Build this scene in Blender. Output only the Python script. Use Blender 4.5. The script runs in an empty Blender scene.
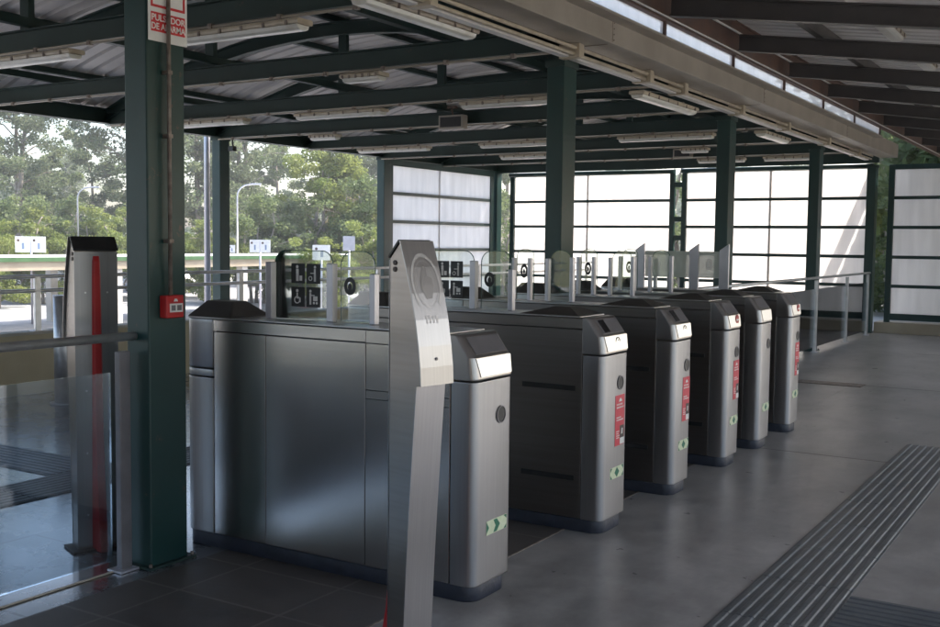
import bpy, bmesh, math, random
from mathutils import Vector, Matrix
PI = math.pi
S = bpy.context.scene
C = S.collection
rad = math.radians

# ------------------------------------------------------------------ materials
def new_mat(name):
    m = bpy.data.materials.new(name); m.use_nodes = True
    nt = m.node_tree; b = nt.nodes['Principled BSDF']
    return m, nt, b

def mat(name, col, rough=.5, metal=0., col2=None, nscale=6., detail=6., bump=0., bscale=40., rough2=None, stretch=None, spec=.5, lo=.35, hi=.65, coat=0.):
    m, nt, b = new_mat(name)
    N = nt.nodes; Lk = nt.links
    b.inputs['Base Color'].default_value = (*col, 1)
    b.inputs['Roughness'].default_value = rough
    b.inputs['Metallic'].default_value = metal
    b.inputs['Specular IOR Level'].default_value = spec
    b.inputs['Coat Weight'].default_value = coat
    tc = N.new('ShaderNodeTexCoord'); mp = N.new('ShaderNodeMapping')
    Lk.new(tc.outputs['Object'], mp.inputs['Vector'])
    if stretch: mp.inputs['Scale'].default_value = stretch
    no = N.new('ShaderNodeTexNoise'); no.inputs['Scale'].default_value = nscale; no.inputs['Detail'].default_value = detail
    Lk.new(mp.outputs[0], no.inputs['Vector'])
    if col2:
        r = N.new('ShaderNodeValToRGB'); r.color_ramp.elements[0].position = lo; r.color_ramp.elements[1].position = hi
        r.color_ramp.elements[0].color = (*col, 1); r.color_ramp.elements[1].color = (*col2, 1)
        Lk.new(no.outputs['Fac'], r.inputs[0]); Lk.new(r.outputs[0], b.inputs['Base Color'])
    if rough2 is not None:
        mr = N.new('ShaderNodeMapRange'); mr.inputs[1].default_value = lo; mr.inputs[2].default_value = hi
        mr.inputs[3].default_value = rough; mr.inputs[4].default_value = rough2
        Lk.new(no.outputs['Fac'], mr.inputs[0]); Lk.new(mr.outputs[0], b.inputs['Roughness'])
    if bump:
        n2 = N.new('ShaderNodeTexNoise'); n2.inputs['Scale'].default_value = bscale; n2.inputs['Detail'].default_value = 4
        Lk.new(mp.outputs[0], n2.inputs['Vector'])
        bp = N.new('ShaderNodeBump'); bp.inputs['Strength'].default_value = bump; bp.inputs['Distance'].default_value = .01
        Lk.new(n2.outputs['Fac'], bp.inputs['Height']); Lk.new(bp.outputs[0], b.inputs['Normal'])
    return m

M = {}
def paint(name, c, c2, rough=.45):
    # gloss paint with rust and scuff spots of their own shape
    m, nt, b = new_mat(name); N = nt.nodes; Lk = nt.links
    tc = N.new('ShaderNodeTexCoord')
    n1 = N.new('ShaderNodeTexNoise'); n1.inputs['Scale'].default_value = 3.; n1.inputs['Detail'].default_value = 8
    n2 = N.new('ShaderNodeTexNoise'); n2.inputs['Scale'].default_value = 9.; n2.inputs['Detail'].default_value = 12; n2.inputs['Roughness'].default_value = .75
    for n in (n1, n2): Lk.new(tc.outputs['Object'], n.inputs['Vector'])
    r1 = N.new('ShaderNodeValToRGB'); r1.color_ramp.elements[0].position = .3; r1.color_ramp.elements[1].position = .75
    r1.color_ramp.elements[0].color = (*c, 1); r1.color_ramp.elements[1].color = (*c2, 1)
    r2 = N.new('ShaderNodeValToRGB'); r2.color_ramp.elements[0].position = .61; r2.color_ramp.elements[1].position = .67
    mx = N.new('ShaderNodeMixRGB'); mx.inputs[2].default_value = (.09, .06, .045, 1)
    Lk.new(n1.outputs[0], r1.inputs[0]); Lk.new(n2.outputs[0], r2.inputs[0])
    Lk.new(r2.outputs[0], mx.inputs[0]); Lk.new(r1.outputs[0], mx.inputs[1]); Lk.new(mx.outputs[0], b.inputs['Base Color'])
    b.inputs['Roughness'].default_value = rough
    bp = N.new('ShaderNodeBump'); bp.inputs['Strength'].default_value = .15; bp.inputs['Distance'].default_value = .004
    Lk.new(n2.outputs[0], bp.inputs['Height']); Lk.new(bp.outputs[0], b.inputs['Normal'])
    return m
M['green'] = paint('green_paint', (.005, .032, .029), (.009, .047, .043), .40)
M['green_truss'] = paint('green_truss_paint', (.007, .024, .020), (.012, .038, .032), .55)
M['brown_beam'] = mat('brown_beam', (.065, .060, .058), .5, 0, (.085, .076, .072), 5, bump=.1)
M['tan'] = mat('tan_paint', (.31, .275, .23), .5, 0, (.38, .34, .29), 2.5, bump=.08, bscale=30, stretch=(1, 1, 1))
M['tanlight'] = mat('cream_plastic', (.50, .43, .33), .45, 0, (.36, .29, .21), 9, bump=.05, lo=.45, hi=.75)
M['diffuser'] = mat('white_diffuser', (.72, .71, .66), .3, 0, (.6, .56, .48), 12, lo=.5, hi=.8)
M['roof'] = mat('corrugated_sheet', (.50, .465, .45), .5, .0, (.58, .54, .52), 2.5, bump=.04)
M['roof_grey'] = mat('grey_sheet', (.64, .625, .61), .5, 0, (.70, .68, .665), 3)
M['steel'] = mat('brushed_steel', (.50, .475, .455), .30, 1, (.58, .555, .53), 3, stretch=(1.2, 1.2, 1.2), rough2=.38, bump=.05, bscale=8)
def brushed(name, c, c2, rough, st, var=1.):
    m, nt, b = new_mat(name); N = nt.nodes; Lk = nt.links
    tc = N.new('ShaderNodeTexCoord'); mp = N.new('ShaderNodeMapping'); mp.inputs['Scale'].default_value = st
    Lk.new(tc.outputs['Object'], mp.inputs['Vector'])
    n1 = N.new('ShaderNodeTexNoise'); n1.inputs['Scale'].default_value = 1; n1.inputs['Detail'].default_value = 5
    n2 = N.new('ShaderNodeTexNoise'); n2.inputs['Scale'].default_value = 2.2; n2.inputs['Detail'].default_value = 3
    Lk.new(mp.outputs[0], n1.inputs['Vector']); Lk.new(tc.outputs['Object'], n2.inputs['Vector'])
    r = N.new('ShaderNodeValToRGB'); r.color_ramp.elements[0].position = .3; r.color_ramp.elements[1].position = .7
    r.color_ramp.elements[0].color = (*c, 1); r.color_ramp.elements[1].color = (*c2, 1)
    Lk.new(n1.outputs[0], r.inputs[0]); Lk.new(r.outputs[0], b.inputs['Base Color'])
    b.inputs['Metallic'].default_value = 1
    mr = N.new('ShaderNodeMapRange'); mr.inputs[1].default_value = .3; mr.inputs[2].default_value = .7
    mr.inputs[3].default_value = rough - .015*var; mr.inputs[4].default_value = rough + .03*var
    Lk.new(n2.outputs[0], mr.inputs[0]); Lk.new(mr.outputs[0], b.inputs['Roughness'])
    bp = N.new('ShaderNodeBump'); bp.inputs['Strength'].default_value = .03; bp.inputs['Distance'].default_value = .001
    Lk.new(n1.outputs[0], bp.inputs['Height']); Lk.new(bp.outputs[0], b.inputs['Normal'])
    return m
M['steel'] = brushed('brushed_steel', (.37, .355, .348), (.41, .39, .385), .32, (3, 120, 3))
M['steel_v'] = brushed('brushed_steel_upright', (.35, .345, .352), (.385, .378, .385), .38, (90, 90, 1.5))
M['steel_h'] = brushed('brushed_steel_long', (.60, .58, .57), (.64, .62, .61), .25, (1.2, 90, 90), .35)
M['steel_side'] = brushed('brushed_steel_aisle_shade', (.25, .225, .212), (.285, .26, .245), .32, (1.5, 60, 60))  # same gate steel, colour darkened for the dim aisle it reflects
M['totem_side'] = brushed('warm_brushed_steel', (.31, .275, .25), (.35, .31, .285), .33, (3, 3, 60))
M['etch'] = brushed('etched_steel', (.46, .44, .44), (.50, .485, .48), .52, (3, 3, 3))
M['etch_dark'] = brushed('etched_steel_dark', (.27, .255, .25), (.30, .285, .28), .42, (3, 3, 3))
M['steel_light'] = brushed('satin_steel', (.72, .715, .72), (.78, .775, .78), .36, (3, 3, 3))
M['tube_steel'] = mat('tube_steel', (.62, .62, .63), .34, .7, (.5, .5, .5), 12)
M['post_alu'] = mat('anodised_aluminium', (.50, .49, .53), .38, .6, (.57, .56, .60), 7)
M['black'] = mat('black_plastic', (.012, .012, .013), .42, 0, (.02, .02, .021), 30)
M['screen'] = mat('dark_screen', (.006, .006, .008), .12, 0, (.01, .01, .012), 20)
M['hood'] = mat('dark_hood_plastic', (.035, .031, .029), .4, 0, (.055, .05, .046), 8)
M['dispgrey'] = mat('grey_panel', (.16, .15, .16), .4, .3, (.2, .19, .2), 9)
M['plinth'] = mat('plinth_rubber', (.018, .022, .035), .45, 0, (.03, .036, .055), 14, bump=.2)
M['red'] = mat('red_plastic', (.45, .012, .015), .35, 0, (.5, .02, .02), 10)
M['redsign'] = mat('red_sign', (.52, .02, .025), .4, 0, (.58, .035, .04), 12)
M['poster'] = mat('red_poster', (.60, .03, .055), .45, 0, (.65, .05, .075), 9)
M['white'] = mat('white_print', (.78, .77, .74), .45, 0, (.7, .69, .66), 14)
M['printdark'] = mat('dark_print', (.03, .02, .02), .5, 0, (.08, .05, .04), 40)
M['stgreen'] = mat('green_print', (.01, .13, .07), .5, 0, (.015, .17, .09), 40)
M['stpale'] = mat('pale_green_print', (.58, .66, .42), .5, 0, (.68, .72, .52), 30)
M['blue'] = mat('blue_print', (.20, .26, .38), .5)
M['conduit'] = mat('rusty_conduit', (.16, .12, .10), .5, .3, (.26, .22, .19), 20, lo=.4, hi=.6)
M['concrete_wall'] = mat('ochre_concrete', (.46, .40, .27), .85, 0, (.52, .46, .32), 3, bump=.2)
M['pale_concrete'] = mat('pale_concrete', (.42, .40, .36), .85, 0, (.5, .48, .43), 4, bump=.2)
M['asphalt'] = mat('asphalt', (.33, .325, .32), .9, 0, (.42, .41, .40), 1.3, bump=.3, bscale=60)
M['dark_wall'] = mat('dark_render', (.05, .05, .052), .8, 0, (.07, .07, .07), 2)
M['tancanopy'] = mat('ochre_fascia', (.34, .28, .20), .8, 0, (.40, .34, .25), 2)
M['whiteroof'] = mat('white_roof_membrane', (.72, .71, .66), .8, 0, (.78, .77, .72), 1)
M['greenedge'] = mat('green_fascia', (.035, .10, .03), .6, 0, (.06, .14, .05), 3)
M['bark'] = mat('pale_bark', (.22, .18, .14), .9, 0, (.36, .32, .27), 3, bump=.5, bscale=12)
M['dryearth'] = mat('dry_earth', (.20, .16, .09), .95, 0, (.14, .16, .06), .6, bump=.5, bscale=8)
M['rusttrim'] = mat('rust_trim', (.085, .055, .045), .6, 0, (.12, .065, .045), 6)

def leafmat(name, a, b_):
    m, nt, b = new_mat(name); N = nt.nodes; Lk = nt.links
    N.remove(b)
    tc = N.new('ShaderNodeTexCoord'); no = N.new('ShaderNodeTexNoise'); no.inputs['Scale'].default_value = .9; no.inputs['Detail'].default_value = 6
    Lk.new(tc.outputs['Object'], no.inputs['Vector'])
    r = N.new('ShaderNodeValToRGB'); r.color_ramp.elements[0].position = .35; r.color_ramp.elements[1].position = .65
    r.color_ramp.elements[0].color = (*a, 1); r.color_ramp.elements[1].color = (*b_, 1)
    Lk.new(no.outputs[0], r.inputs[0])
    d = N.new('ShaderNodeBsdfDiffuse'); t = N.new('ShaderNodeBsdfTranslucent'); g = N.new('ShaderNodeBsdfGlossy'); g.inputs['Roughness'].default_value = .45
    mx = N.new('ShaderNodeMixShader'); mx.inputs[0].default_value = .5
    m2 = N.new('ShaderNodeMixShader'); m2.inputs[0].default_value = .015
    Lk.new(r.outputs[0], d.inputs[0]); Lk.new(r.outputs[0], t.inputs[0])
    Lk.new(d.outputs[0], mx.inputs[1]); Lk.new(t.outputs[0], mx.inputs[2])
    Lk.new(mx.outputs[0], m2.inputs[1]); Lk.new(g.outputs[0], m2.inputs[2])
    Lk.new(m2.outputs[0], N['Material Output'].inputs[0])
    return m
M['leaf_grey'] = leafmat('gum_leaves', (.12, .165, .08), (.24, .27, .155))
M['leaf_mid'] = leafmat('mid_leaves', (.11, .155, .06), (.21, .25, .115))
M['leaf_bright'] = leafmat('bright_leaves', (.17, .22, .06), (.28, .31, .10))
M['leaf_dry'] = leafmat('dry_leaves', (.20, .18, .10), (.29, .25, .15))
M['leaf_far'] = leafmat('far_leaves', (.12, .155, .10), (.20, .225, .155))

def glassmat(name, tint, refl, rough=.02):
    m, nt, b = new_mat(name); N = nt.nodes; Lk = nt.links; N.remove(b)
    t = N.new('ShaderNodeBsdfTransparent'); t.inputs[0].default_value = (*tint, 1)
    g = N.new('ShaderNodeBsdfGlossy'); g.inputs['Roughness'].default_value = rough
    fr = N.new('ShaderNodeFresnel'); fr.inputs['IOR'].default_value = 1.5
    ma = N.new('ShaderNodeMath'); ma.operation = 'MULTIPLY_ADD'; ma.inputs[1].default_value = 1.0; ma.inputs[2].default_value = refl
    mx = N.new('ShaderNodeMixShader')
    Lk.new(fr.outputs[0], ma.inputs[0]); Lk.new(ma.outputs[0], mx.inputs[0])
    Lk.new(t.outputs[0], mx.inputs[1]); Lk.new(g.outputs[0], mx.inputs[2])
    Lk.new(mx.outputs[0], N['Material Output'].inputs[0])
    return m
M['glass'] = glassmat('clear_glass', (.93, .965, .95), .02)
M['railglass'] = glassmat('rail_glass', (.80, .86, .90), .06)
M['glassedge'] = mat('glass_edge', (.05, .12, .10), .2, 0, (.08, .18, .15), 9)
def frosted(name, col, transl, trans=0.):
    m, nt, b = new_mat(name); N = nt.nodes; Lk = nt.links; N.remove(b)
    tc = N.new('ShaderNodeTexCoord'); no = N.new('ShaderNodeTexNoise'); no.inputs['Scale'].default_value = 1.7; no.inputs['Detail'].default_value = 8
    mp = N.new('ShaderNodeMapping'); mp.inputs['Scale'].default_value = (4, 4, .5); Lk.new(tc.outputs['Object'], mp.inputs[0]); Lk.new(mp.outputs[0], no.inputs['Vector'])
    r = N.new('ShaderNodeValToRGB'); r.color_ramp.elements[0].position = .3; r.color_ramp.elements[1].position = .7
    r.color_ramp.elements[0].color = (*[c*.86 for c in col], 1); r.color_ramp.elements[1].color = (*col, 1)
    Lk.new(no.outputs[0], r.inputs[0])
    d = N.new('ShaderNodeBsdfDiffuse'); t = N.new('ShaderNodeBsdfTranslucent'); tr = N.new('ShaderNodeBsdfTransparent')
    mx = N.new('ShaderNodeMixShader'); mx.inputs[0].default_value = transl
    m2 = N.new('ShaderNodeMixShader'); m2.inputs[0].default_value = trans
    Lk.new(r.outputs[0], d.inputs[0]); Lk.new(r.outputs[0], t.inputs[0])
    Lk.new(d.outputs[0], mx.inputs[1]); Lk.new(t.outputs[0], mx.inputs[2])
    Lk.new(mx.outputs[0], m2.inputs[1]); Lk.new(tr.outputs[0], m2.inputs[2])
    Lk.new(m2.outputs[0], N['Material Output'].inputs[0])
    return m
M['pane'] = frosted('translucent_sheet', (.93, .905, .88), .88)
M['glazing'] = frosted('clerestory_sheet', (.88, .87, .84), .7, .35)
M['frost'] = frosted('frosted_glass', (.62, .68, .65), .5, .25)

# floors -----------------------------------------------------------------
def floor_mat():
    m, nt, b = new_mat('polished_concrete'); N = nt.nodes; Lk = nt.links
    tc = N.new('ShaderNodeTexCoord')
    def noise(sc, de=8, ro=.6, st=None):
        n = N.new('ShaderNodeTexNoise'); n.inputs['Scale'].default_value = sc; n.inputs['Detail'].default_value = de; n.inputs['Roughness'].default_value = ro
        if st:
            mp = N.new('ShaderNodeMapping'); mp.inputs['Scale'].default_value = st; Lk.new(tc.outputs['Object'], mp.inputs[0]); Lk.new(mp.outputs[0], n.inputs[0])
        else: Lk.new(tc.outputs['Object'], n.inputs['Vector'])
        return n
    a = noise(1.1, 10, .65, (1, .6, 1)); c = noise(5, 8, .7); f = noise(60, 3)
    r = N.new('ShaderNodeValToRGB'); e = r.color_ramp.elements
    e[0].position = .36; e[0].color = (.225, .216, .205, 1); e[1].position = .64; e[1].color = (.385, .37, .352, 1)
    Lk.new(a.outputs[0], r.inputs[0])
    r2 = N.new('ShaderNodeValToRGB'); r2.color_ramp.elements[0].position = .3; r2.color_ramp.elements[1].position = .72
    r2.color_ramp.elements[0].color = (.66, .65, .65, 1); r2.color_ramp.elements[1].color = (1.18, 1.18, 1.18, 1)
    Lk.new(c.outputs[0], r2.inputs[0])
    mu = N.new('ShaderNodeMixRGB'); mu.blend_type = 'MULTIPLY'; mu.inputs[0].default_value = 1
    Lk.new(r.outputs[0], mu.inputs[1]); Lk.new(r2.outputs[0], mu.inputs[2])
    sp = noise(9, 3, .5); r3 = N.new('ShaderNodeValToRGB'); r3.color_ramp.elements[0].position = .70; r3.color_ramp.elements[1].position = .735
    m3 = N.new('ShaderNodeMixRGB'); m3.inputs[2].default_value = (.07, .068, .066, 1); Lk.new(sp.outputs[0], r3.inputs[0]); Lk.new(r3.outputs[0], m3.inputs[0]); Lk.new(mu.outputs[0], m3.inputs[1])
    sw = noise(2.2, 12, .8, (1, .25, 1)); r4 = N.new('ShaderNodeValToRGB'); r4.color_ramp.elements[0].position = .5; r4.color_ramp.elements[1].position = .68; r4.color_ramp.elements[1].color = (.35, .35, .35, 1)
    m4 = N.new('ShaderNodeMixRGB'); m4.inputs[2].default_value = (.13, .125, .12, 1); Lk.new(sw.outputs[0], r4.inputs[0]); Lk.new(r4.outputs[0], m4.inputs[0]); Lk.new(m3.outputs[0], m4.inputs[1]); Lk.new(m4.outputs[0], b.inputs['Base Color'])
    mr = N.new('ShaderNodeMapRange'); mr.inputs[1].default_value = .3; mr.inputs[2].default_value = .7; mr.inputs[3].default_value = .26; mr.inputs[4].default_value = .46
    Lk.new(c.outputs[0], mr.inputs[0]); Lk.new(mr.outputs[0], b.inputs['Roughness'])
    bp = N.new('ShaderNodeBump'); bp.inputs['Strength'].default_value = .10; bp.inputs['Distance'].default_value = .004
    Lk.new(a.outputs[0], bp.inputs['Height']); Lk.new(bp.outputs[0], b.inputs['Normal'])
    return m
M['floor'] = floor_mat()
def tile_mat(name, c1, c2, grout, bw, bh, rough, rough2, mortar=.008, nsc=4., off=(0, 0, 0), bstr=.25, coat=0.):
    m, nt, b = new_mat(name); N = nt.nodes; Lk = nt.links
    tc = N.new('ShaderNodeTexCoord'); mp = N.new('ShaderNodeMapping'); mp.inputs['Location'].default_value = off
    Lk.new(tc.outputs['Object'], mp.inputs[0])
    br = N.new('ShaderNodeTexBrick'); br.offset = 0; br.inputs['Scale'].default_value = 1
    br.inputs['Brick Width'].default_value = bw; br.inputs['Row Height'].default_value = bh; br.inputs['Mortar Size'].default_value = mortar; br.inputs['Mortar Smooth'].default_value = .3
    br.inputs['Color1'].default_value = (*c1, 1); br.inputs['Color2'].default_value = (*c2, 1); br.inputs['Mortar'].default_value = (*grout, 1)
    Lk.new(mp.outputs[0], br.inputs['Vector'])
    n = N.new('ShaderNodeTexNoise'); n.inputs['Scale'].default_value = nsc; n.inputs['Detail'].default_value = 10; n.inputs['Roughness'].default_value = .7
    Lk.new(tc.outputs['Object'], n.inputs['Vector'])
    r = N.new('ShaderNodeValToRGB'); r.color_ramp.elements[0].position = .3; r.color_ramp.elements[1].position = .75
    r.color_ramp.elements[0].color = (.65, .65, .65, 1); r.color_ramp.elements[1].color = (1.3, 1.3, 1.3, 1); Lk.new(n.outputs[0], r.inputs[0])
    mu = N.new('ShaderNodeMixRGB'); mu.blend_type = 'MULTIPLY'; mu.inputs[0].default_value = 1
    Lk.new(br.outputs[0], mu.inputs[1]); Lk.new(r.outputs[0], mu.inputs[2]); Lk.new(mu.outputs[0], b.inputs['Base Color'])
    mr = N.new('ShaderNodeMapRange'); mr.inputs[1].default_value = .3; mr.inputs[2].default_value = .7; mr.inputs[3].default_value = rough; mr.inputs[4].default_value = rough2
    Lk.new(n.outputs[0], mr.inputs[0]); Lk.new(mr.outputs[0], b.inputs['Roughness'])
    bp = N.new('ShaderNodeBump'); bp.inputs['Strength'].default_value = bstr; bp.inputs['Distance'].default_value = .003
    Lk.new(n.outputs[0], bp.inputs['Height']); Lk.new(bp.outputs[0], b.inputs['Normal'])
    b.inputs['Coat Weight'].default_value = coat; b.inputs['Coat Roughness'].default_value = .14
    return m
M['slate'] = tile_mat('rough_slate_tile', (.078, .067, .060), (.10, .086, .077), (.15, .135, .12), .6, .42, .42, .65, .009, 7, (.0, .045, 0), 1.0)
M['polished_tile'] = tile_mat('polished_slate_tile', (.10, .105, .115), (.118, .124, .135), (.02, .02, .022), .44, .40, .20, .34, .010, 3, (.08, .085, 0), .05, coat=1.0)
M['tactile'] = mat('tactile_slab', (.075, .084, .093), .4, 0, (.11, .122, .13), 4, bump=.2)

# ------------------------------------------------------------------ mesh helpers
class MB:
    def __init__(s): s.bm = bmesh.new()
    def box(s, x0, x1, y0, y1, z0, z1, bev=0., T=None):
        v = [s.bm.verts.new((x, y, z)) for z in (z0, z1) for y in (y0, y1) for x in (x0, x1)]
        f = [(0, 2, 3, 1), (4, 5, 7, 6), (0, 1, 5, 4), (2, 6, 7, 3), (0, 4, 6, 2), (1, 3, 7, 5)]
        fs = [s.bm.faces.new([v[i] for i in q]) for q in f]
        if bev:
            es = list({e for q in fs for e in q.edges})
            r = bmesh.ops.bevel(s.bm, geom=es, offset=bev, segments=2, affect='EDGES', profile=.5)
            v = list({w for w in r['verts']} | {w for w in v if w.is_valid})
        if T:
            for w in v: w.co = T @ w.co
        return s
    def tube(s, pts, r, n=10, cap=True):
        pts = [Vector(p) for p in pts]; rs = r if isinstance(r, (list, tuple)) else [r]*len(pts)
        rings = []; up = None
        for i, p in enumerate(pts):
            d = (pts[min(i+1, len(pts)-1)] - pts[max(i-1, 0)]).normalized()
            if up is None: up = Vector((0, 0, 1)) if abs(d.z) < .9 else Vector((1, 0, 0))
            a = d.cross(up).normalized(); b = a.cross(d).normalized(); up = b
            rings.append([s.bm.verts.new(p + (a*math.cos(t) + b*math.sin(t))*rs[i]) for t in [2*PI*k/n for k in range(n)]])
        for A, B in zip(rings, rings[1:]):
            for k in range(n):
                f = s.bm.faces.new((A[k], A[(k+1) % n], B[(k+1) % n], B[k])); f.smooth = True
        if cap: s.bm.faces.new(rings[0][::-1]); s.bm.faces.new(rings[-1])
        return s
    def prism(s, prof, a0, a1, axis='y', smooth=False):
        # profile in the other two axes, extruded along axis
        def P(u, w, t): return {'y': (u, t, w), 'x': (t, u, w), 'z': (u, w, t)}[axis]
        A = [s.bm.verts.new(P(u, w, a0)) for u, w in prof]; B = [s.bm.verts.new(P(u, w, a1)) for u, w in prof]
        n = len(prof)
        s.bm.faces.new(A); s.bm.faces.new(B[::-1])
        for k in range(n):
            f = s.bm.faces.new((A[k], B[k], B[(k+1) % n], A[(k+1) % n])); f.smooth = smooth
        return s
    def loft(s, rings, cap=True, smooth=True):
        R = [[s.bm.verts.new(p) for p in r] for r in rings]; n = len(R[0])
        for A, B in zip(R, R[1:]):
            for k in range(n):
                f = s.bm.faces.new((A[k], A[(k+1) % n], B[(k+1) % n], B[k])); f.smooth = smooth
        if cap: s.bm.faces.new(R[0][::-1]); s.bm.faces.new(R[-1])
        return s
    def sheet(s, rows, smooth=True):
        R = [[s.bm.verts.new(p) for p in r] for r in rows]
        for A, B in zip(R, R[1:]):
            for k in range(len(A)-1):
                f = s.bm.faces.new((A[k], A[k+1], B[k+1], B[k])); f.smooth = smooth
        return s
    def poly(s, pts):
        s.bm.faces.new([s.bm.verts.new(p) for p in pts]); return s
    def build(s, name, m, parent=None, bevel=0., sharp=35, recalc=True, loc=None):
        if recalc: bmesh.ops.recalc_face_normals(s.bm, faces=s.bm.faces)
        me = bpy.data.meshes.new(name); s.bm.to_mesh(me); s.bm.free()
        me.materials.append(M[m] if isinstance(m, str) else m)
        o = bpy.data.objects.new(name, me); C.objects.link(o)
        if loc: o.location = loc
        if parent: o.parent = parent
        if bevel:
            b = o.modifiers.new('bev', 'BEVEL'); b.width = bevel; b.segments = 2; b.limit_method = 'ANGLE'; b.angle_limit = rad(sharp); b.harden_normals = False
        return o

def thing(name, label, cat, loc=(0, 0, 0), rz=0, group=None):
    o = bpy.data.objects.new(name, None); C.objects.link(o); o.location = loc; o.rotation_euler = (0, 0, rz)
    o.empty_display_size = .1; o['label'] = label; o['category'] = cat
    if group: o['group'] = group
    return o
def tag(o, label, cat, group=None):
    o['label'] = label; o['category'] = cat
    if group: o['group'] = group
    return o
def struct(o, label=None):
    o['kind'] = 'structure'
    if label: o['label'] = label
    return o
def copy_tree(o, parent=None):
    c = o.copy(); C.objects.link(c)
    if parent is not None: c.parent = parent
    for ch in list(o.children): copy_tree(ch, c)
    return c
ORD = ['nearest', 'second nearest', 'third nearest', 'fourth nearest', 'fifth nearest', 'sixth nearest', 'seventh nearest', 'eighth nearest', 'ninth nearest']

# ------------------------------------------------------------------ camera
f_px = 1054.05
fw = Vector((-0.52576, 0.847895, -0.068199)); rt = Vector((0.849415, 0.527606, 0.011227)); up = Vector((-0.045501, 0.052027, 0.997609))
cd = bpy.data.cameras.new('camera'); cam = bpy.data.objects.new('camera', cd); C.objects.link(cam); S.camera = cam
cd.sensor_width = 36; cd.lens = 36*f_px/940; cd.clip_start = .05; cd.clip_end = 2000
mw = Matrix((rt, up, -fw)).transposed().to_4x4(); mw.translation = Vector((0, 0, 1.6)); cam.matrix_world = mw

# ------------------------------------------------------------------ world and sun
W = bpy.data.worlds.new('World'); S.world = W; W.use_nodes = True
wn = W.node_tree.nodes; sky = wn.new('ShaderNodeTexSky'); sky.sky_type = 'NISHITA'; sky.sun_disc = False
sv = Vector((.39, .75, 1.0)).normalized()
sky.sun_elevation = math.asin(sv.z); sky.sun_rotation = math.atan2(sv.x, sv.y); sky.dust_density = 3.2; sky.air_density = 1.0
W.node_tree.links.new(sky.outputs[0], wn['Background'].inputs[0]); wn['Background'].inputs[1].default_value = .15
sd = bpy.data.lights.new('sun', 'SUN'); sd.energy = 2.7; sd.angle = rad(.5); sd.color = (1, .95, .88)
so = bpy.data.objects.new('sun', sd); C.objects.link(so); so.rotation_euler = sv.to_track_quat('Z', 'Y').to_euler(); so.location = (10, 20, 30)
S.view_settings.view_transform = 'Standard'; S.view_settings.look = 'None'; S.view_settings.gamma = 1
S.view_settings.exposure = 1.85
S.render.engine = 'CYCLES'

# ------------------------------------------------------------------ ground and floors
def slab(name, m, x0, x1, y0, y1, z0, z1):
    return struct(MB().box(x0, x1, y0, y1, z0, z1).build(name, m))
m_ = MB()
m_.poly([(-900, -900, -.95), (900, -900, -.95), (900, 900, -.95), (-900, 900, -.95)])
struct(m_.build('ground', 'dryearth'))
slab('road', 'asphalt', -60, -10.2, -40, 60, -.945, -.90)
slab('yard', 'pale_concrete', -10.2, 12, 20.95, 34, -.94, -.10)
slab('track_bed', 'pale_concrete', 4.5, 16, -40, 20.9, -.945, -.75)
slab('platform', 'pale_concrete', -10.2, 4.5, -14, 20.95, -.94, -.006)
fl = MB(); fl.box(-2.6, 4.5, -14, 20.9, -.005, 0.0); fl.box(-9.4, -2.601, 9.7, 20.9, -.005, 0.0); struct(fl.build('floor', 'floor'))
fl = MB(); fl.box(-3.87, -2.6, -14, 9.7, -.005, -.0015); struct(fl.build('slate_floor', 'slate'))
fl = MB(); fl.box(-9.4, -3.87, -14, 9.7, -.005, -.0025); struct(fl.build('tiled_floor', 'polished_tile'))
slab('kerb', 'pale_concrete', 4.42, 4.6, -40, 20.9, -.7, .01)
# pale metal joint strips
j = MB(); j.box(-4.06, -4.045, -14, 3.42, .0, .004); struct(j.build('floor_joint', 'tanlight'))
j = MB(); j.box(-2.604, -2.594, -14, 9.7, .0, .003); struct(j.build('floor_joint', 'conduit'))
j = MB(); j.box(-2.59, 4.4, 8.2, 8.206, .0001, .0012); j.box(-2.59, 4.4, 12.6, 12.606, .0001, .0012)
j.box(-2.59, 4.4, 16.8, 16.806, .0001, .0012); j.box(.8, .806, -14, 20.8, .0002, .0013); struct(j.build('floor_joint', 'slate'))
# drain cover far off
d = thing('floor_grate', 'small dark rectangular floor cover beyond the farthest gate', 'drain cover', (-2.8, 12.55, 0))
b = MB(); b.box(-.42, .32, -.14, .14, .001, .006, .001); b.build('cover', 'conduit', d)
# tactile paving
def tactile(x0, x1, y0, y1, along, label=None):
    t = MB(); t.box(x0, x1, y0, y1, .0005, .004)
    n = 8
    if along == 'y':
        w = (x1-x0)/n
        for i in range(n):
            c = x0 + (i+.5)*w; t.prism([(c-w*.30, .004), (c-w*.18, .0095), (c+w*.18, .0095), (c+w*.30, .004)], y0+.002, y1-.002, 'y')
    else:
        w = (y1-y0)/n
        for i in range(n):
            c = y0 + (i+.5)*w; t.prism([(c-w*.30, .004), (c-w*.18, .0095), (c+w*.18, .0095), (c+w*.30, .004)], x0+.002, x1-.002, 'x')
    o = t.build('tactile_paving', 'tactile'); struct(o)
    if label: o['label'] = label
yy = -4.0
while yy < 9.0:
    tactile(-1.43, -1.0, yy, min(yy+.596, 9.03), 'y'); yy += .6
xx = -.995
while xx < 3: tactile(xx, xx+.596, 4.46, 4.94, 'x'); xx += .6
yy = 1.6
while yy < 8:
    tactile(-6.05, -5.57, yy, yy+.596, 'y'); yy += .6
xx = -9.2
while xx < -6.1: tactile(xx, min(xx+.596, -6.06), 4.45, 4.92, 'x'); xx += .6

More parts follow.
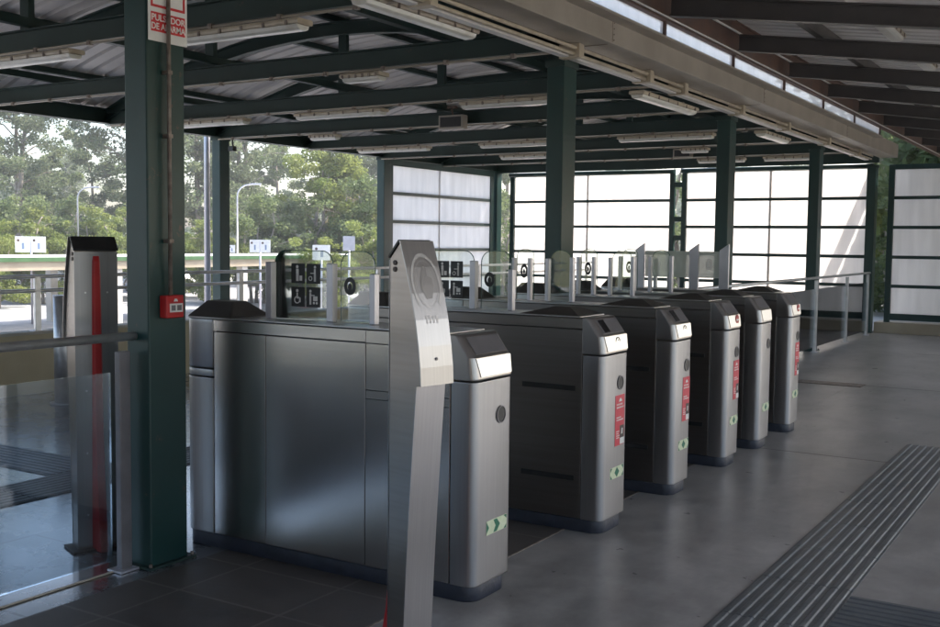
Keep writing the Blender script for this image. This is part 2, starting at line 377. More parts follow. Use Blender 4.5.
# ------------------------------------------------------------------ columns
COLY = [3.45, 7.76, 12.0, 16.2, 20.36]
def column(x0, x1, y0, y1, h, label, grp):
    cx, cy = (x0+x1)/2, (y0+y1)/2
    t = thing('steel_column', label, 'column', (cx, cy, 0), 0, grp)
    a, b_ = (x1-x0)/2, (y1-y0)/2
    b = MB(); b.box(-a, a, -b_, b_, 0, h); b.build('shaft', 'green', t, .008)
    b = MB(); b.box(-a-.03, a+.03, -b_-.03, b_+.03, .0, .012); b.build('base_plate', 'green_truss', t)
    b = MB(); b.box(-a-.012, a+.012, -b_-.012, b_+.012, h-.05, h-.001); b.build('cap_plate', 'green_truss', t)
    for sx in (-1, 1):
        for sy in (-1, 1):
            b = MB(); b.tube([(sx*(a+.015), sy*(b_+.015), .012), (sx*(a+.015), sy*(b_+.015), .028)], .009, 6); b.build('bolt', 'conduit', t)
    return t
for i, y in enumerate(COLY):
    lab = ['large dark green steel column in the left foreground carrying the red alarm box',
           'dark green steel column rising behind the second ticket gate',
           'dark green steel column rising behind the frosted blades',
           'dark green steel column beside the right handrail in front of the bright wall',
           'dark green steel column at the corner where the right handrail ends'][i]
    column(-4.095, -3.94, y, y+.235, 3.08, lab, 'green columns in the row behind the gates')
for i, y in enumerate([-.25, ]):
    column(-4.14, -3.94, y-.6, y-.36, 3.08, 'dark green steel column beside the camera, left of view', 'green columns in the row behind the gates')
for i, y in enumerate([7.72, 11.82, 16.06, 20.25]):
    lab = ['dark green steel column on the car park side at the left', 'green steel column beside the tall grey pole at the roof edge',
           'green steel column at the near end of the white side wall', 'dark green steel column in the far left corner between the white walls'][i]
    column(-12.07, -11.9, y+.02, y+.23, 3.16, lab, 'green columns along the car park side')

# ------------------------------------------------------------------ hall roof
def arch(x):  # underside of the roof sheet carriers
    u = (x + 8.0)/4.05
    return 3.32 + .82*(1 - u*u)
TY = [-.9, 1.3, 3.45, 5.62, 7.70, 9.80, 11.88, 13.97, 16.06, 18.15]
def ibeam_x(mb, x0, x1, y, z0, h, w, t=.012):
    mb.box(x0, x1, y-w/2, y+w/2, z0, z0+t); mb.box(x0, x1, y-w/2, y+w/2, z0+h-t, z0+h); mb.box(x0+.001, x1-.001, y-.006, y+.006, z0+t, z0+h-t)
def ibeam_y(mb, x, y0, y1, z0, h, w, t=.012):
    mb.box(x-w/2, x+w/2, y0, y1, z0, z0+t); mb.box(x-w/2, x+w/2, y0, y1, z0+h-t, z0+h); mb.box(x-.006, x+.006, y0+.001, y1-.001, z0+t, z0+h-t)
NX = 24
XS = [-12.0 + 8.05*i/NX for i in range(NX+1)]
for k, y in enumerate(TY):
    nm = ['behind the camera, nearest the tracks'] if False else None
    lab = 'arched dark green roof truss across the hall, ' + (['out of view behind the camera', 'out of view above the camera', 'over the big left column', 'over the nearest ticket gate',
        'tied to the column behind the second gate', 'over the middle gates', 'above the small speaker box', 'fourth truss from the far white wall',
        'second truss from the far white wall', 'last truss before the far white wall'][k])
    t = thing('roof_truss', lab, 'roof truss', (0, y, 0), 0, 'arched trusses under the hall roof')
    b = MB(); ibeam_x(b, -11.93, -3.95, 0, 3.14, .17, .11); b.build('bottom_chord', 'green_truss', t)
    b = MB()
    for w, lo, hi in ((.05, .0, .014), (.006, .014, .146), (.05, .146, .16)):
        rows = []
        for x in XS:
            z = arch(x) - .16
            rows.append([(x, -w, z+lo), (x, w, z+lo), (x, w, z+hi), (x, -w, z+hi)])
        b.loft(rows, smooth=False)
    b.build('arched_rafter', 'green_truss', t)
    for px in (-7.85,):
        b = MB(); b.box(px-.055, px+.055, -.03, .03, 3.312, arch(px)-.155); b.build('post', 'green_truss', t)
    b = MB(); b.tube([(-11.9, -.07, 3.118), (-4.0, -.07, 3.118)], .011, 6)
    b.build('conduit', 'tan', t)
    for q in range(12):
        b = MB(); xx = -11.6 + q*.66; b.box(xx-.018, xx+.018, -.09, -.05, 3.102, 3.138); b.build('conduit_clip', 'conduit', t)
# roof deck
rf = thing('hall_roof', 'arched pale corrugated roof over the ticket hall with dark green purlins', 'roof', (0, 0, 0))
def corr(y0, y1, pitch, rib, dz):
    out = []; y = y0
    while y < y1:
        out += [(y, 0), (y+pitch-rib-.03, 0), (y+pitch-rib-.01, dz), (y+pitch-.03, dz), (y+pitch-.01, 0)]
        y += pitch
    return out
rows = []
for (y, dz) in corr(-3.0, 20.75, .25, .06, .035):
    rows.append([(x, y, arch(x)+.075+dz) for x in [-12.25 + 8.4*i/NX for i in range(NX+1)]])
o = MB().sheet(rows, False).build('roof_sheet', 'roof', rf, recalc=False)
so_ = o.modifiers.new('s', 'SOLIDIFY'); so_.thickness = .012; so_.offset = 1
for x in (-11.3, -10.2, -9.1, -7.98, -6.9, -5.8, -4.75):
    b = MB(); z = arch(x); b.box(x-.035, x+.035, -2.9, 20.5, z+.002, z+.07); b.build('purlin', 'green_truss', rf)
for x, z, h in ((-7.78, 3.325, .13), (-5.06, 3.325, .11), (-10.3, 3.325, .11)):
    b = MB(); ibeam_y(b, x, -2.9, 20.45, z-.17+.008-.012, .10, .10) if False else b.box(x-.04, x+.04, -2.9, 20.3, z, z+.07); b.build('tie_beam', 'green_truss', rf)
b = MB(); ibeam_y(b, -12.0, -3, 20.5, 3.16, .2, .16); b.build('eave_beam', 'green_truss', rf)
b = MB(); b.box(-12.3, -12.24, -3, 20.7, 3.27, 3.46); b.build('fascia', 'green_truss', rf)
b = MB(); b.box(-12.2, -3.9, 20.38, 20.46, 3.12, 3.34); b.build('end_beam', 'green_truss', rf)
b = MB(); b.prism([(-12.05, 3.345)] + [(x, arch(x)+.07) for x in XS] + [(-3.95, 3.345)], 20.40, 20.44, 'y'); b.build('gable_sheet', 'green_truss', rf)
# long box gutter beam on the right of the columns
g = thing('box_beam', 'long tan steel box beam running above the row of green columns', 'beam', (0, 0, 0))
b = MB(); b.box(-3.86, -3.56, -8, 20.3, 3.19, 3.425); b.build('casing', 'tan', g, .006)
b = MB()
for y in (-2.0, 1.2, 4.4, 7.85, 12.0, 16.2): b.box(-3.5615, -3.5575, y, y+.006, 3.2, 3.42); b.box(-3.8, -3.6, y, y+.006, 3.1865, 3.192)
b.build('seam', 'conduit', g)
b = MB()
for y in (7.85, 12.0, 16.2, 4.4):
    for q in range(5): b.tube([(-3.56, y+.03, 3.22+q*.045), (-3.5545, y+.03, 3.22+q*.045)], .006, 6)
b.build('rivet', 'conduit', g)
# pipes on brackets
p = thing('pipe_run', 'pair of cream pipes clipped beneath the tan box beam', 'pipes', (0, 0, 0))
for (x, z, r) in ((-3.80, 3.150, .016), (-3.82, 3.105, .016)):
    b = MB(); b.tube([(x, -7, z), (x, 19.3, z)], r, 8); b.build('pipe', 'tanlight', p)
b = MB(); b.box(-3.93, -3.86, -7, 19.3, 3.085, 3.10); b.box(-3.93, -3.925, -7, 19.3, 3.10, 3.13); b.build('tray', 'roof_grey', p)
for y in (1.4, 3.5, 5.6, 7.72, 9.2, 10.1, 11.96, 13.9, 16.1, 18.2):
    b = MB(); b.box(-3.95, -3.765, y-.04, y+.05, 3.075, 3.187); b.build('bracket', 'tanlight', p, .006)

# ------------------------------------------------------------------ light fittings
def fitting(loc, L, rz, label, grp='fluorescent fittings under the roof beams'):
    t = thing('light_fitting', label, 'light fitting', loc, rz, grp)
    b = MB(); b.prism([(-.075, 0), (.075, 0), (.082, -.02), (.075, -.038), (-.075, -.038), (-.082, -.02)], -L/2, L/2, 'x'); b.build('housing', 'tanlight', t, .004)
    b = MB(); b.prism([(-.066, -.039), (.066, -.039), (.055, -.065), (.03, -.076), (-.03, -.076), (-.055, -.065)], -L/2+.02, L/2-.02, 'x'); b.build('diffuser', 'diffuser', t, .004)
    for s in (-1, 1):
        b = MB(); b.box(s*L*.3-.012, s*L*.3+.012, -.02, .02, .0, .03); b.build('hanger', 'conduit', t)
    for q in range(6):
        xx = -L/2 + L*(q+.5)/6
        b = MB(); b.box(xx-.01, xx+.01, -.086, -.078, -.045, -.012); b.build('clip', 'conduit', t)
    return t
FT = [(-7.85, 3, 1.25, 'long cream light fitting at the top left edge of the view'), (-5.46, 3, 1.25, 'cream light fitting beside the alarm sign, nearest the camera'),
      (-5.93, 4, .45, 'short cream light stub on the truss behind the alarm sign'),
      (-10.0, 5, 1.25, 'cream light fitting left of the king post, close above the trees'), (-7.9, 5, 1.3, 'long cream light fitting at the middle of the hall, left of the speaker'), (-5.6, 5, 1.2, 'cream light fitting just left of the column behind the second gate'),
      (-9.85, 6, .5, 'short cream light over the trees between two long ones'), (-10.15, 7, 1.4, 'cream light fitting above the near end of the white side wall'), (-7.85, 7, 1.3, 'cream light fitting under the far end of the hall, right of the side wall'),
      (-5.5, 7, 1.4, 'long cream light fitting between the second and third columns'), (-8.75, 8, 1.2, 'cream light above the far wall, left of the second column'), (-5.83, 8, .45, 'short cream light near the far wall right of the second column'),
      (-6.1, 9, .85, 'cream light fitting next to the far grey box, against the far wall'), (-4.9, 9, .9, 'cream light at the far wall between the third and fourth columns')]
for x, k, L, lab in FT: fitting((x, TY[k], 3.105), L, 0, lab)
fitting((-4.16, 6.0, 3.15), 1.35, PI/2, 'big cream light fitting running along the columns at the top centre')
fitting((-4.10, 10.4, 3.08), 1.55, PI/2, 'cream light fitting hung below the pipes between the second and third columns')
fitting((-4.10, 14.3, 3.08), 1.2, PI/2, 'cream light fitting hung below the pipes between the third and fourth columns')
# speaker boxes
def speaker(loc, s, label):
    t = thing('speaker_box', label, 'speaker', loc, 0, 'grey boxes hung from the trusses')
    b = MB(); b.box(-s, s, -.06, .06, -.15*s/.16, .0, .01); b.build('case', 'tan', t)
    b = MB(); b.box(-s+.03, s-.03, -.066, -.0602, -.15*s/.16+.025, -.025); b.build('grille', 'black', t)
    b = MB(); b.tube([(0, 0, 0), (-.02, .0, .09)], .012, 6); b.box(-.07, .05, -.03, .03, .09, .12); b.build('bracket', 'rusttrim', t)
speaker((-7.55, 11.70, 3.24), .19, 'tan speaker box with dark grille hung from the middle truss')
speaker((-6.75, 18.0, 3.28), .17, 'grey box fixed to the truss against the far wall')
c = thing('security_camera', 'small dark camera hanging beside the green column at the roof edge', 'camera', (-11.75, 11.95, 3.1))
b = MB(); b.tube([(0, 0, .05), (.02, 0, -.08)], .012, 6); b.build('bracket', 'black', c)
b = MB(); b.box(-.05, .06, -.04, .04, -.16, -.08, .01); b.build('housing', 'black', c)

# ------------------------------------------------------------------ right canopy
rc = thing('platform_canopy', 'sloping platform canopy with dark brown beams and grey ribbed roof', 'canopy', (0, 0, 0))
def cz(x): return 3.548 - .143*(x + 3.45)
b_i = 0; y = 8.70 - 1.87*6
while y < 36:
    b = MB()
    T = None
    for w, lo, hi in ((.045, 0, .014), (.007, .014, .151), (.045, .151, .165)):
        b.loft([[(x, y-w, cz(x)+lo), (x, y+w, cz(x)+lo), (x, y+w, cz(x)+hi), (x, y-w, cz(x)+hi)] for x in (-3.40, 2.9)], smooth=False)
    b.build('beam', 'brown_beam', rc)
    y += 1.87
YE = 8.70 - 1.87*6 + 1.87*21
rows = [[(x, yy, cz(x)+.30+dz) for x in (-3.49, -1.2, .9, 3.1)] for yy, dz in corr(-3.2, YE-.3, .2, .07, .03)]
o = MB().sheet(rows, False).build('roof_sheet', 'roof_grey', rc, recalc=False); q = o.modifiers.new('s', 'SOLIDIFY'); q.thickness = .012; q.offset = 1
b = MB(); b.loft([[(x, yy, cz(x)+.27), (x, yy+.0, cz(x)+.31)] + [(x, YE-.3, cz(x)+.31), (x, YE-.3, cz(x)+.27)] for x in (-3.75, -3.55) for yy in (-3.2,)], smooth=False); b.build('flashing', 'rusttrim', rc)
b = MB(); ibeam_y(b, -3.46, -3.2, YE-.4, 3.506, .34, .07); b.build('edge_beam', 'rusttrim', rc)
b = MB(); b.box(-3.425, -3.41, -3.2, 30.2, 3.525, 3.537); b.box(-3.39, -3.37, -3.2, 30.2, 3.70, 3.712); b.build('edge_trim', 'white', rc)
gz = [8.70 - 1.87*6 + 1.87*i for i in range(12)]
for a, c2 in zip(gz, gz[1:]):
    b = MB(); b.box(-3.475, -3.465, a+.02, c2-.02, 3.385, 3.50); b.build('glazing_pane', 'glazing', rc)
for a in gz:
    b = MB(); b.box(-3.49, -3.445, a-.018, a+.018, 3.38, 3.505); b.build('mullion', 'rusttrim', rc)
b = MB(); b.box(-3.56, -3.44, -3.2, 18.2, 3.362, 3.384); b.build('sill', 'tan', rc)
for px_ in (-2.6, -.9, .8):
    b = MB(); b.box(px_-.03, px_+.03, -3.1, YE-.5, cz(px_)+.169, cz(px_)+.288); b.build('purlin', 'brown_beam', rc)
b = MB(); ibeam_y(b, -.2, -3.2, YE-.4, cz(-.2)-.2, .18, .1); b.build('spine_beam', 'brown_beam', rc)
for k, y in enumerate((-1.5, 9.4, 17.0)):
    column(2.6, 2.8, y, y+.2, cz(2.7)-.002, ['brown canopy post behind and right of the camera', 'canopy post on the platform edge, right of view', 'far canopy post on the platform edge, right of view'][k], 'posts of the platform canopy')
for k, (y) in enumerate((6.5, 8.35, 10.25, 12.25)):
    fitting((-1.95, y, cz(-1.95)+.29), 1.2, PI/2, ['cream canopy light just above the top edge of the view', 'short end of cream canopy light at the top right edge', 'cream canopy light between the first two brown beams at right', 'cream canopy light between farther brown beams at the right edge'][k], 'light fittings under the platform canopy')

# ------------------------------------------------------------------ translucent screen walls
def screen_x(x0, x1, y, label, seam=None, bars=(2.485, 1.945, 1.40, .865), top=3.03, bot=.34, tube=True):
    t = thing('screen_wall', label, 'wall panel', (x0, y, 0), 0, 'translucent white screen walls'); W_ = x1-x0
    b = MB(); b.box(0, .10, -.04, .04, .0, top+.09); b.build('post', 'green', t, .004)
    b = MB(); b.box(W_-.10, W_, -.04, .04, .0, top+.09); b.build('post', 'green', t, .004)
    b = MB(); b.box(.101, W_-.101, -.035, .035, bot-.12, bot); b.build('bottom_rail', 'green', t)
    b = MB()
    if tube: b.tube([(.0, -.06, top+.045), (W_, -.06, top+.045)], .045, 12)
    b.box(.101, W_-.101, -.035, .035, top, top+.09); b.build('top_rail', 'green', t)
    for z in bars:
        b = MB(); b.box(.102, W_-.102, -.025, .02, z-.030, z+.030); b.build('crossbar', 'green', t)
    b = MB(); b.box(.09, W_-.09, .024, .03, bot-.01, top+.01); b.build('pane', 'pane', t)
    if seam:
        b = MB(); b.box(seam-x0-.02, seam-x0+.02, .031, .05, bot, top); b.build('pane_joint', 'post_alu', t)
    return t
screen_x(-11.73, -7.88, 20.6, 'wide glowing white screen bay at the far left, behind the second column', -9.85)
screen_x(-7.72, -4.02, 20.6, 'glowing white screen bay at the far right of the hall, part of it in shade', -5.93)
screen_x(-3.75, 2.2, 20.6, 'shaded grey white screen wall at the right edge beyond the platform floor', None, (2.485, 1.945, 1.40, .865), 3.0, .36, False)
def screen_y():
    t = thing('screen_wall', 'white screen wall seen at an angle left of the far corner', 'wall panel', (-11.98, 16.3, 0), PI/2, 'translucent white screen walls'); W_ = 3.9
    b = MB(); b.box(0, .12, -.04, .04, 0, 3.16); b.build('post', 'green', t)
    b = MB(); b.box(W_-.12, W_, -.04, .04, 0, 3.16); b.build('post', 'green', t)
    b = MB(); b.box(.121, W_-.121, -.035, .035, .22, .34); b.build('bottom_rail', 'green', t)
    b = MB(); b.box(.121, W_-.121, -.035, .035, 3.03, 3.15); b.build('top_rail', 'green', t)
    for z in (2.505, 1.965, 1.425, .88):
        b = MB(); b.box(.122, W_-.122, -.02, .025, z-.030, z+.030); b.build('crossbar', 'green', t)
    b = MB(); b.box(.11, W_-.11, -.01, -.004, .33, 3.04); b.build('pane', 'pane', t)
    b = MB(); b.box(1.75, 1.79, .0, .012, .34, 3.03); b.build('pane_joint', 'post_alu', t)
screen_y()
# short joining plates between the far bays
t = thing('tie_plate', 'dark bolted plates bridging the narrow gap between the two far screens', 'bracket', (-7.8, 20.6, 0))
for z in (2.8, 2.1, 1.72, 1.0, .6):
    b = MB(); b.box(-.079, .079, -.03, .03, z-.05, z+.05); b.build('plate', 'green', t)
t = MB().box(-3.9, 4.5, 20.45, 20.98, .0, .2, .01).build('wall_plinth', 'tancanopy'); tag(t, 'low ochre plinth under the shaded right screen wall', 'plinth')

# ------------------------------------------------------------------ handrails
def rail_run(name, label, x, y0, y1, zs, posts, r=.022, glass=None, grp=None, pm='tube_steel'):
    t = thing(name, label, 'handrail', (x, y0, 0), 0, grp)
    for z in zs:
        b = MB(); b.tube([(0, 0, z), (0, y1-y0, z)], r, 12); b.build('rail', 'tube_steel', t)
    for y, z0, z1, w in posts:
        b = MB(); b.box(-.018, .018, y-y0-w, y-y0+w, z0, z1, .004); b.build('post', pm, t)
        b = MB(); b.box(-.05, .05, y-y0-w-.03, y-y0+w+.03, z0, z0+.01); b.build('foot', 'post_alu', t)
    if glass:
        for a, c2, z0, z1 in glass:
            b = MB(); b.box(-.006, .006, a-y0, c2-y0, z0, z1); b.build('glass_panel', 'railglass', t)
    return t
rail_run('handrail', 'round steel handrail with glass panel entering from the left edge to the big column', -4.04, -1.5, 3.45, [1.128], [(3.375, 0, 1.06, .032), (1.2, 0, 1.1, .04)], .021, [(1.3, 3.30, .06, .965), (-1.4, 1.1, .06, .965)], pm='dispgrey')
rail_run('handrail', 'steel handrail with grey posts and glass at the far right behind the last gate', -3.9, 9.6, 19.95, [1.115], [(16.1, 0, 1.08, .05), (18.15, 0, 1.08, .05), (19.8, 0, 1.09, .05), (13.0, 0, 1.08, .05), (10.4, 0, 1.08, .05)], .02,
         [(10.5, 12.9, .08, .95), (13.1, 16.0, .08, .95), (16.2, 18.05, .08, .95), (18.25, 19.7, .08, .95)])
lw = thing('low_wall', 'low ochre concrete wall with pale coping along the car park side', 'wall', (-9.5, 0, 0))
b = MB(); b.box(-.12, .05, -14, 20.2, -.9, .60); b.build('wall_body', 'concrete_wall', lw)
b = MB(); b.box(-.14, .07, -14, 20.2, .601, .63, .004); b.build('coping', 'pale_concrete', lw)
rail_run('handrail', 'double steel tube railing on the low wall before the car park', -9.5, -6, 20.1, [1.045, 1.19], [(y, .63, 1.19, .035) for y in (1.2, 4.0, 6.86, 9.8, 12.7, 15.6, 18.5)], .02)
t = thing('bollard', 'round steel bollard standing beyond the left ticket validator', 'bollard', (-8.62, 6.5, 0))
b = MB(); b.tube([(0, 0, 0), (0, 0, 1.03)], .085, 24); b.build('tube', 'tube_steel', t)
b = MB(); b.tube([(0, 0, 1.03), (0, 0, 1.045)], .088, 24); b.build('cap', 'post_alu', t)
b = MB(); b.tube([(0, 0, 0), (0, 0, .015)], .13, 24); b.build('base_plate', 'post_alu', t)

# ------------------------------------------------------------------ ticket gates
def rrect(x0, x1, y0, y1, z, rf, rr, n=6):
    # rounded rectangle ring, front (x1) corners rf, rear corners rr
    out = []
    for cx, cy, r, a0 in ((x1-rf, y1-rf, rf, 0), (x0+rr, y1-rr, rr, 90), (x0+rr, y0+rr, rr, 180), (x1-rf, y0+rf, rf, 270)):
        for i in range(n+1):
            a = rad(a0 + 90*i/n); out.append((cx + r*math.cos(a), cy + r*math.sin(a), z))
    return out
def disc(mb, c, ry, rz, nrm='x', n=24, depth=.004, sgn=1):
    ring = []
    for i in range(n):
        a = 2*PI*i/n
        if nrm == 'x': ring.append((c[0], c[1]+ry*math.cos(a), c[2]+rz*math.sin(a)))
        else: ring.append((c[0]+ry*math.cos(a), c[1], c[2]+rz*math.sin(a)))
    d = (depth*sgn, 0, 0) if nrm == 'x' else (0, depth*sgn, 0)
    mb.loft([ring, [(p[0]+d[0], p[1]+d[1], p[2]+d[2]) for p in ring]], smooth=False)
def annulus(mb, c, r0, r1, nrm='y', n=24, depth=.002, k=1.):
    A = []
    for i in range(n):
        a = 2*PI*i/n; A.append((math.cos(a), math.sin(a)))
    def P(r, a, d):
        return (c[0]+r*k*a[0], c[1]+d, c[2]+r*a[1]) if nrm == 'y' else (c[0]+d, c[1]+r*k*a[0], c[2]+r*a[1])
    V = [[mb.bm.verts.new(P(r, a, d)) for a in A] for r, d in ((r0, 0), (r1, 0), (r1, -depth), (r0, -depth))]
    for q in range(4):
        X, Y = V[q], V[(q+1) % 4]
        for i in range(n): mb.bm.faces.new((X[i], X[(i+1) % n], Y[(i+1) % n], Y[i]))
def pane_x(x0, x1, z0, z1, r, left=True, right=True, y=0., th=.010):
    pts = [(x0, z0), (x1, z0)]
    if right: pts += [(x1-r+r*math.cos(rad(a)), z1-r+r*math.sin(rad(a))) for a in range(0, 91, 15)]
    else: pts += [(x1, z1)]
    if left: pts += [(x0+r-r*math.sin(rad(a)), z1-r+r*math.cos(rad(a))) for a in range(0, 91, 15)]
    else: pts += [(x0, z1)]
    return MB().prism(pts, y-th/2, y+th/2, 'y')
def figure(mb, cx, cz_, s, kind, y):
    # white pictogram figures, thin raised print on the near face
    def bx(x0, x1, z0, z1): mb.box(cx+x0*s, cx+x1*s, y-.0012, y, cz_+z0*s, cz_+z1*s)
    def dc(x, z, r): disc(mb, (cx+x*s, y, cz_+z*s), r*s, r*s, 'y', 12, .0012, -1)
    if kind == 0:   # wheelchair
        dc(-.05, .33, .09); bx(-.1, -.0, -.05, .22); bx(-.1, .18, -.1, -.03); bx(.12, .19, -.3, -.1); annulus(mb, (cx-.06*s, y, cz_-.17*s), .15*s, .21*s, 'y', 16, .0012)
    elif kind == 1: # person with pushchair
        dc(-.2, .33, .08); bx(-.26, -.14, -.05, .23); bx(-.26, -.21, -.4, -.05); bx(-.19, -.14, -.4, -.05); bx(-.14, .1, .08, .13); bx(.0, .3, -.2, .06); dc(.05, -.31, .07); dc(.25, -.31, .07)
    elif kind == 2: # person with suitcase
        dc(-.05, .36, .09); bx(-.13, .05, -.02, .25); bx(-.12, -.05, -.42, -.02); bx(-.02, .05, -.42, -.02); bx(.12, .3, -.4, -.12)
    else:           # person with bicycle
        dc(.12, .36, .08); bx(.05, .17, -.02, .26); bx(.05, .1, -.42, -.02); bx(.13, .18, -.42, -.02); annulus(mb, (cx-.2*s, y, cz_-.26*s), .09*s, .13*s, 'y', 14, .0012); bx(-.2, .1, .0, .05)

def make_gate(w, wide, y, label, plate, poster, sticker, length=1.80, glass='std', zs=0., tilt=0., pz=0.):
    t = thing('ticket_gate', label, 'ticket gate', (-2.37, y, 0), 0, 'row of steel ticket gates')
    h = w/2; Ln = -length
    b = MB(); b.loft([rrect(Ln+.01, -.01, -h+.01, h-.01, z, .075, .075) for z in (0, .072)]); b.build('plinth', 'plinth', t, .004)
    b = MB(); b.loft([rrect(-.125, 0, -h, h, z, .04, .004) for z in (.074, .082, .980, .986)]); b.build('front_cover', 'steel_v', t, .003)
    b = MB(); b.loft([rrect(Ln, Ln+.22, -h, h, z, .004, .085) for z in (.074, .082, .88, .886)]); b.build('rear_cover', 'steel_v', t, .003)
    b = MB(); b.loft([rrect(Ln, Ln+.22, -h, h, z, .004, .085) for z in (.892, .93)]); b.loft([rrect(Ln, Ln+.22, -h, h, z, .004, .085) for z in (.936, 1.17, 1.188)]); b.build('rear_head', 'steel_v', t, .003)
    sm = 'steel_h' if wide == 2 else 'steel_side'
    # long side cabinet: three panels with thin seams and a band at the top
    xs = [Ln+.224, -1.22, -.60, -.129] if wide == 2 else [Ln+.224, -.129]
    for a, c2 in zip(xs, xs[1:]):
        b = MB(); b.box(a+.002, c2-.002, -h+.003, h-.003, .076, 1.125); b.build('side_panel', sm, t, .0025)
    b = MB(); b.box(Ln+.224, -.60 if wide == 2 else -.134, -h+.001, h-.001, 1.129, 1.186); b.build('top_band', sm, t, .002)
    if wide == 2:
        b = MB(); b.box(-.598, -.134, -h+.001, h-.001, 1.1265, 1.186); b.build('top_band', sm, t, .002)
        b = MB(); b.box(-.598, -.136, -h+.0015, -h+.004, .905, .91); b.box(-.598, -.136, -h+.0015, -h+.004, .865, .869); b.build('seam', 'black', t)
    b = MB(); b.box(Ln+.23, -.20, -h+.02, h-.02, .07, 1.18); b.build('core', 'black', t)
    if wide != 2:
        for z in (.80, .30):
            for s in (-1, 1):
                b = MB(); b.box(-.50, -.07-.1, s*h-.004, s*h+.001, z-.014, z+.014); b.build('sensor_slot', 'black', t)
                b = MB(); b.box(-.49, -.18, s*h-.0035, s*h+.0016, z-.004, z+.004); b.build('sensor_lens', 'printdark', t)
    # head at the platform end
    b = MB()
    rings = [rrect(-.132, xo, -h-.001, h+.001, z, .035 if xo > -.05 else .028, .003) for z, xo in ((.992, .000), (1.0, .002), (1.092, -.010), (1.102, -.018), (1.180, -.078), (1.190, -.088))]
    b.loft(rings, smooth=False); b.build('head', 'steel', t, .003)
    b = MB()
    a0 = Vector((.0045, 0, 1.008)); a1 = Vector((-.0075, 0, 1.090))
    b.loft([[(a0.x, -h+.045, a0.z), (a0.x, h-.025, a0.z), (a0.x-.004, h-.025, a0.z), (a0.x-.004, -h+.045, a0.z)], [(a1.x, -h+.02, a1.z), (a1.x, h-.018, a1.z), (a1.x-.004, h-.018, a1.z), (a1.x-.004, -h+.02, a1.z)]], smooth=False)
    rp = b.build('reader_plate', 'steel_light', t)
    def slant(y0, y1, s0, s1, off):
        A = Vector((-.019, 0, 1.103)); B = Vector((-.078, 0, 1.1795)); d = B-A; n = Vector((.0765, 0, .059)).normalized()
        q = [A+d*s0+n*off, A+d*s1+n*off]
        return [[(q[0].x, y0, q[0].z), (q[0].x, y1, q[0].z), (q[0].x-n.x*.003, y1, q[0].z-n.z*.003), (q[0].x-n.x*.003, y0, q[0].z-n.z*.003)],
                [(q[1].x, y0, q[1].z), (q[1].x, y1, q[1].z), (q[1].x-n.x*.003, y1, q[1].z-n.z*.003), (q[1].x-n.x*.003, y0, q[1].z-n.z*.003)]]
    b = MB(); b.loft(slant(-h+.04, h-.03, .04, .96, .002), smooth=False); dp = b.build('display_panel', 'dispgrey', t)
    if plate == 'card':
        b = MB(); b.loft(slant(-h+.06, -h+.13, .08, .92, .004), smooth=False); b.build('screen', 'screen', dp)
        b = MB(); annulus(b, (-.002, .02, 1.05), .026, .031, 'x', 20, .003); disc(b, (-.006, .025, 1.05), .012, .016, 'x', 14, .003); b.build('reader_symbol', 'dispgrey', rp)
    elif plate == 'red':
        b = MB(); disc(b, (-.004, .055, 1.055), .036, .036, 'x', 24, .005); b.build('no_entry_mark', 'red', rp)
        b = MB(); b.box(.001, .003, .032, .078, 1.048, 1.062); b.build('no_entry_bar', 'white', rp)
    # oval validator window
    b = MB(); disc(b, (-.001, .055, .822), .034, .036, 'x', 28, .004); ov = b.build('sensor_window', 'black', t)
    b = MB(); annulus(b, (.0055, .055, .822), .035, .040, 'x', 28, .005); b.build('rim', 'dispgrey', ov)
    if poster:
        b = MB(); b.box(.0003, .0018, -.005, .118, .468, .752); ps = b.build('poster', 'poster', t)
        b = MB()
        b.poly([(.0022, .04, .715), (.0022, .085, .715), (.0022, .075, .728), (.0022, .062, .736), (.0022, .048, .727)])
        rnd = random.Random(4)
        for z, n_, hh in ((.695, .8, .009), (.678, .9, .009), (.622, .6, .008), (.608, .9, .008), (.545, .35, .006), (.533, .3, .006), (.521, .35, .006), (.509, .28, .006)):
            yy = .012
            while yy < .012+.10*n_:
                q = rnd.uniform(.005, .013); b.poly([(.0022, yy, z), (.0022, yy+q, z), (.0022, yy+q, z+hh), (.0022, yy, z+hh)]); yy += q+.004
        b.build('poster_print', 'white', ps, recalc=False)
        b = MB(); b.box(.0019, .0023, .058, .114, .50, .578); b.build('poster_photo', 'printdark', ps)
        b = MB(); b.box(.0024, .0027, .060, .116, .472, .508); b.poly([(.0027, .078, .528), (.0027, .094, .53), (.0027, .097, .56), (.0027, .082, .562)]); b.build('poster_caption', 'white', ps)
        ps.location.z = pz; ps.rotation_euler.x = rad(tilt); ps.location.y = .61*rad(tilt)
    if sticker:
        b = MB(); b.box(.0003, .0016, -.06, .12, .288, .352)
        nf = len(b.bm.faces)
        def pg(p): b.poly([(.0020, -.06+u*.18, .288+v*.064) for u, v in p])
        if sticker == 'arrow':
            pg([(0, .1), (.12, .5), (0, .95)]); pg([(.33, .95), (.5, .95), (.66, .5), (.5, .05), (.33, .05), (.44, .5)]); pg([(.82, .95), (.93, .95), (1, .75), (1, 1)] if False else [(.84, .98), (.98, .98), (.98, .7)]); pg([(.84, .02), (.98, .02), (.98, .3)])
        else:
            pg([(.32, .5), (.5, .95), (.68, .5), (.5, .05)]); pg([(.02, .98), (.16, .98), (.02, .6)]); pg([(.98, .98), (.84, .98), (.98, .6)]); pg([(.02, .02), (.16, .02), (.02, .4)]); pg([(.98, .02), (.84, .02), (.98, .4)])
        b.bm.faces.ensure_lookup_table()
        for f in b.bm.faces[nf:]: f.material_index = 1
        st = b.build('arrow_sticker', 'stpale', t, recalc=False); st.data.materials.append(M['stgreen']); st.location.z = zs
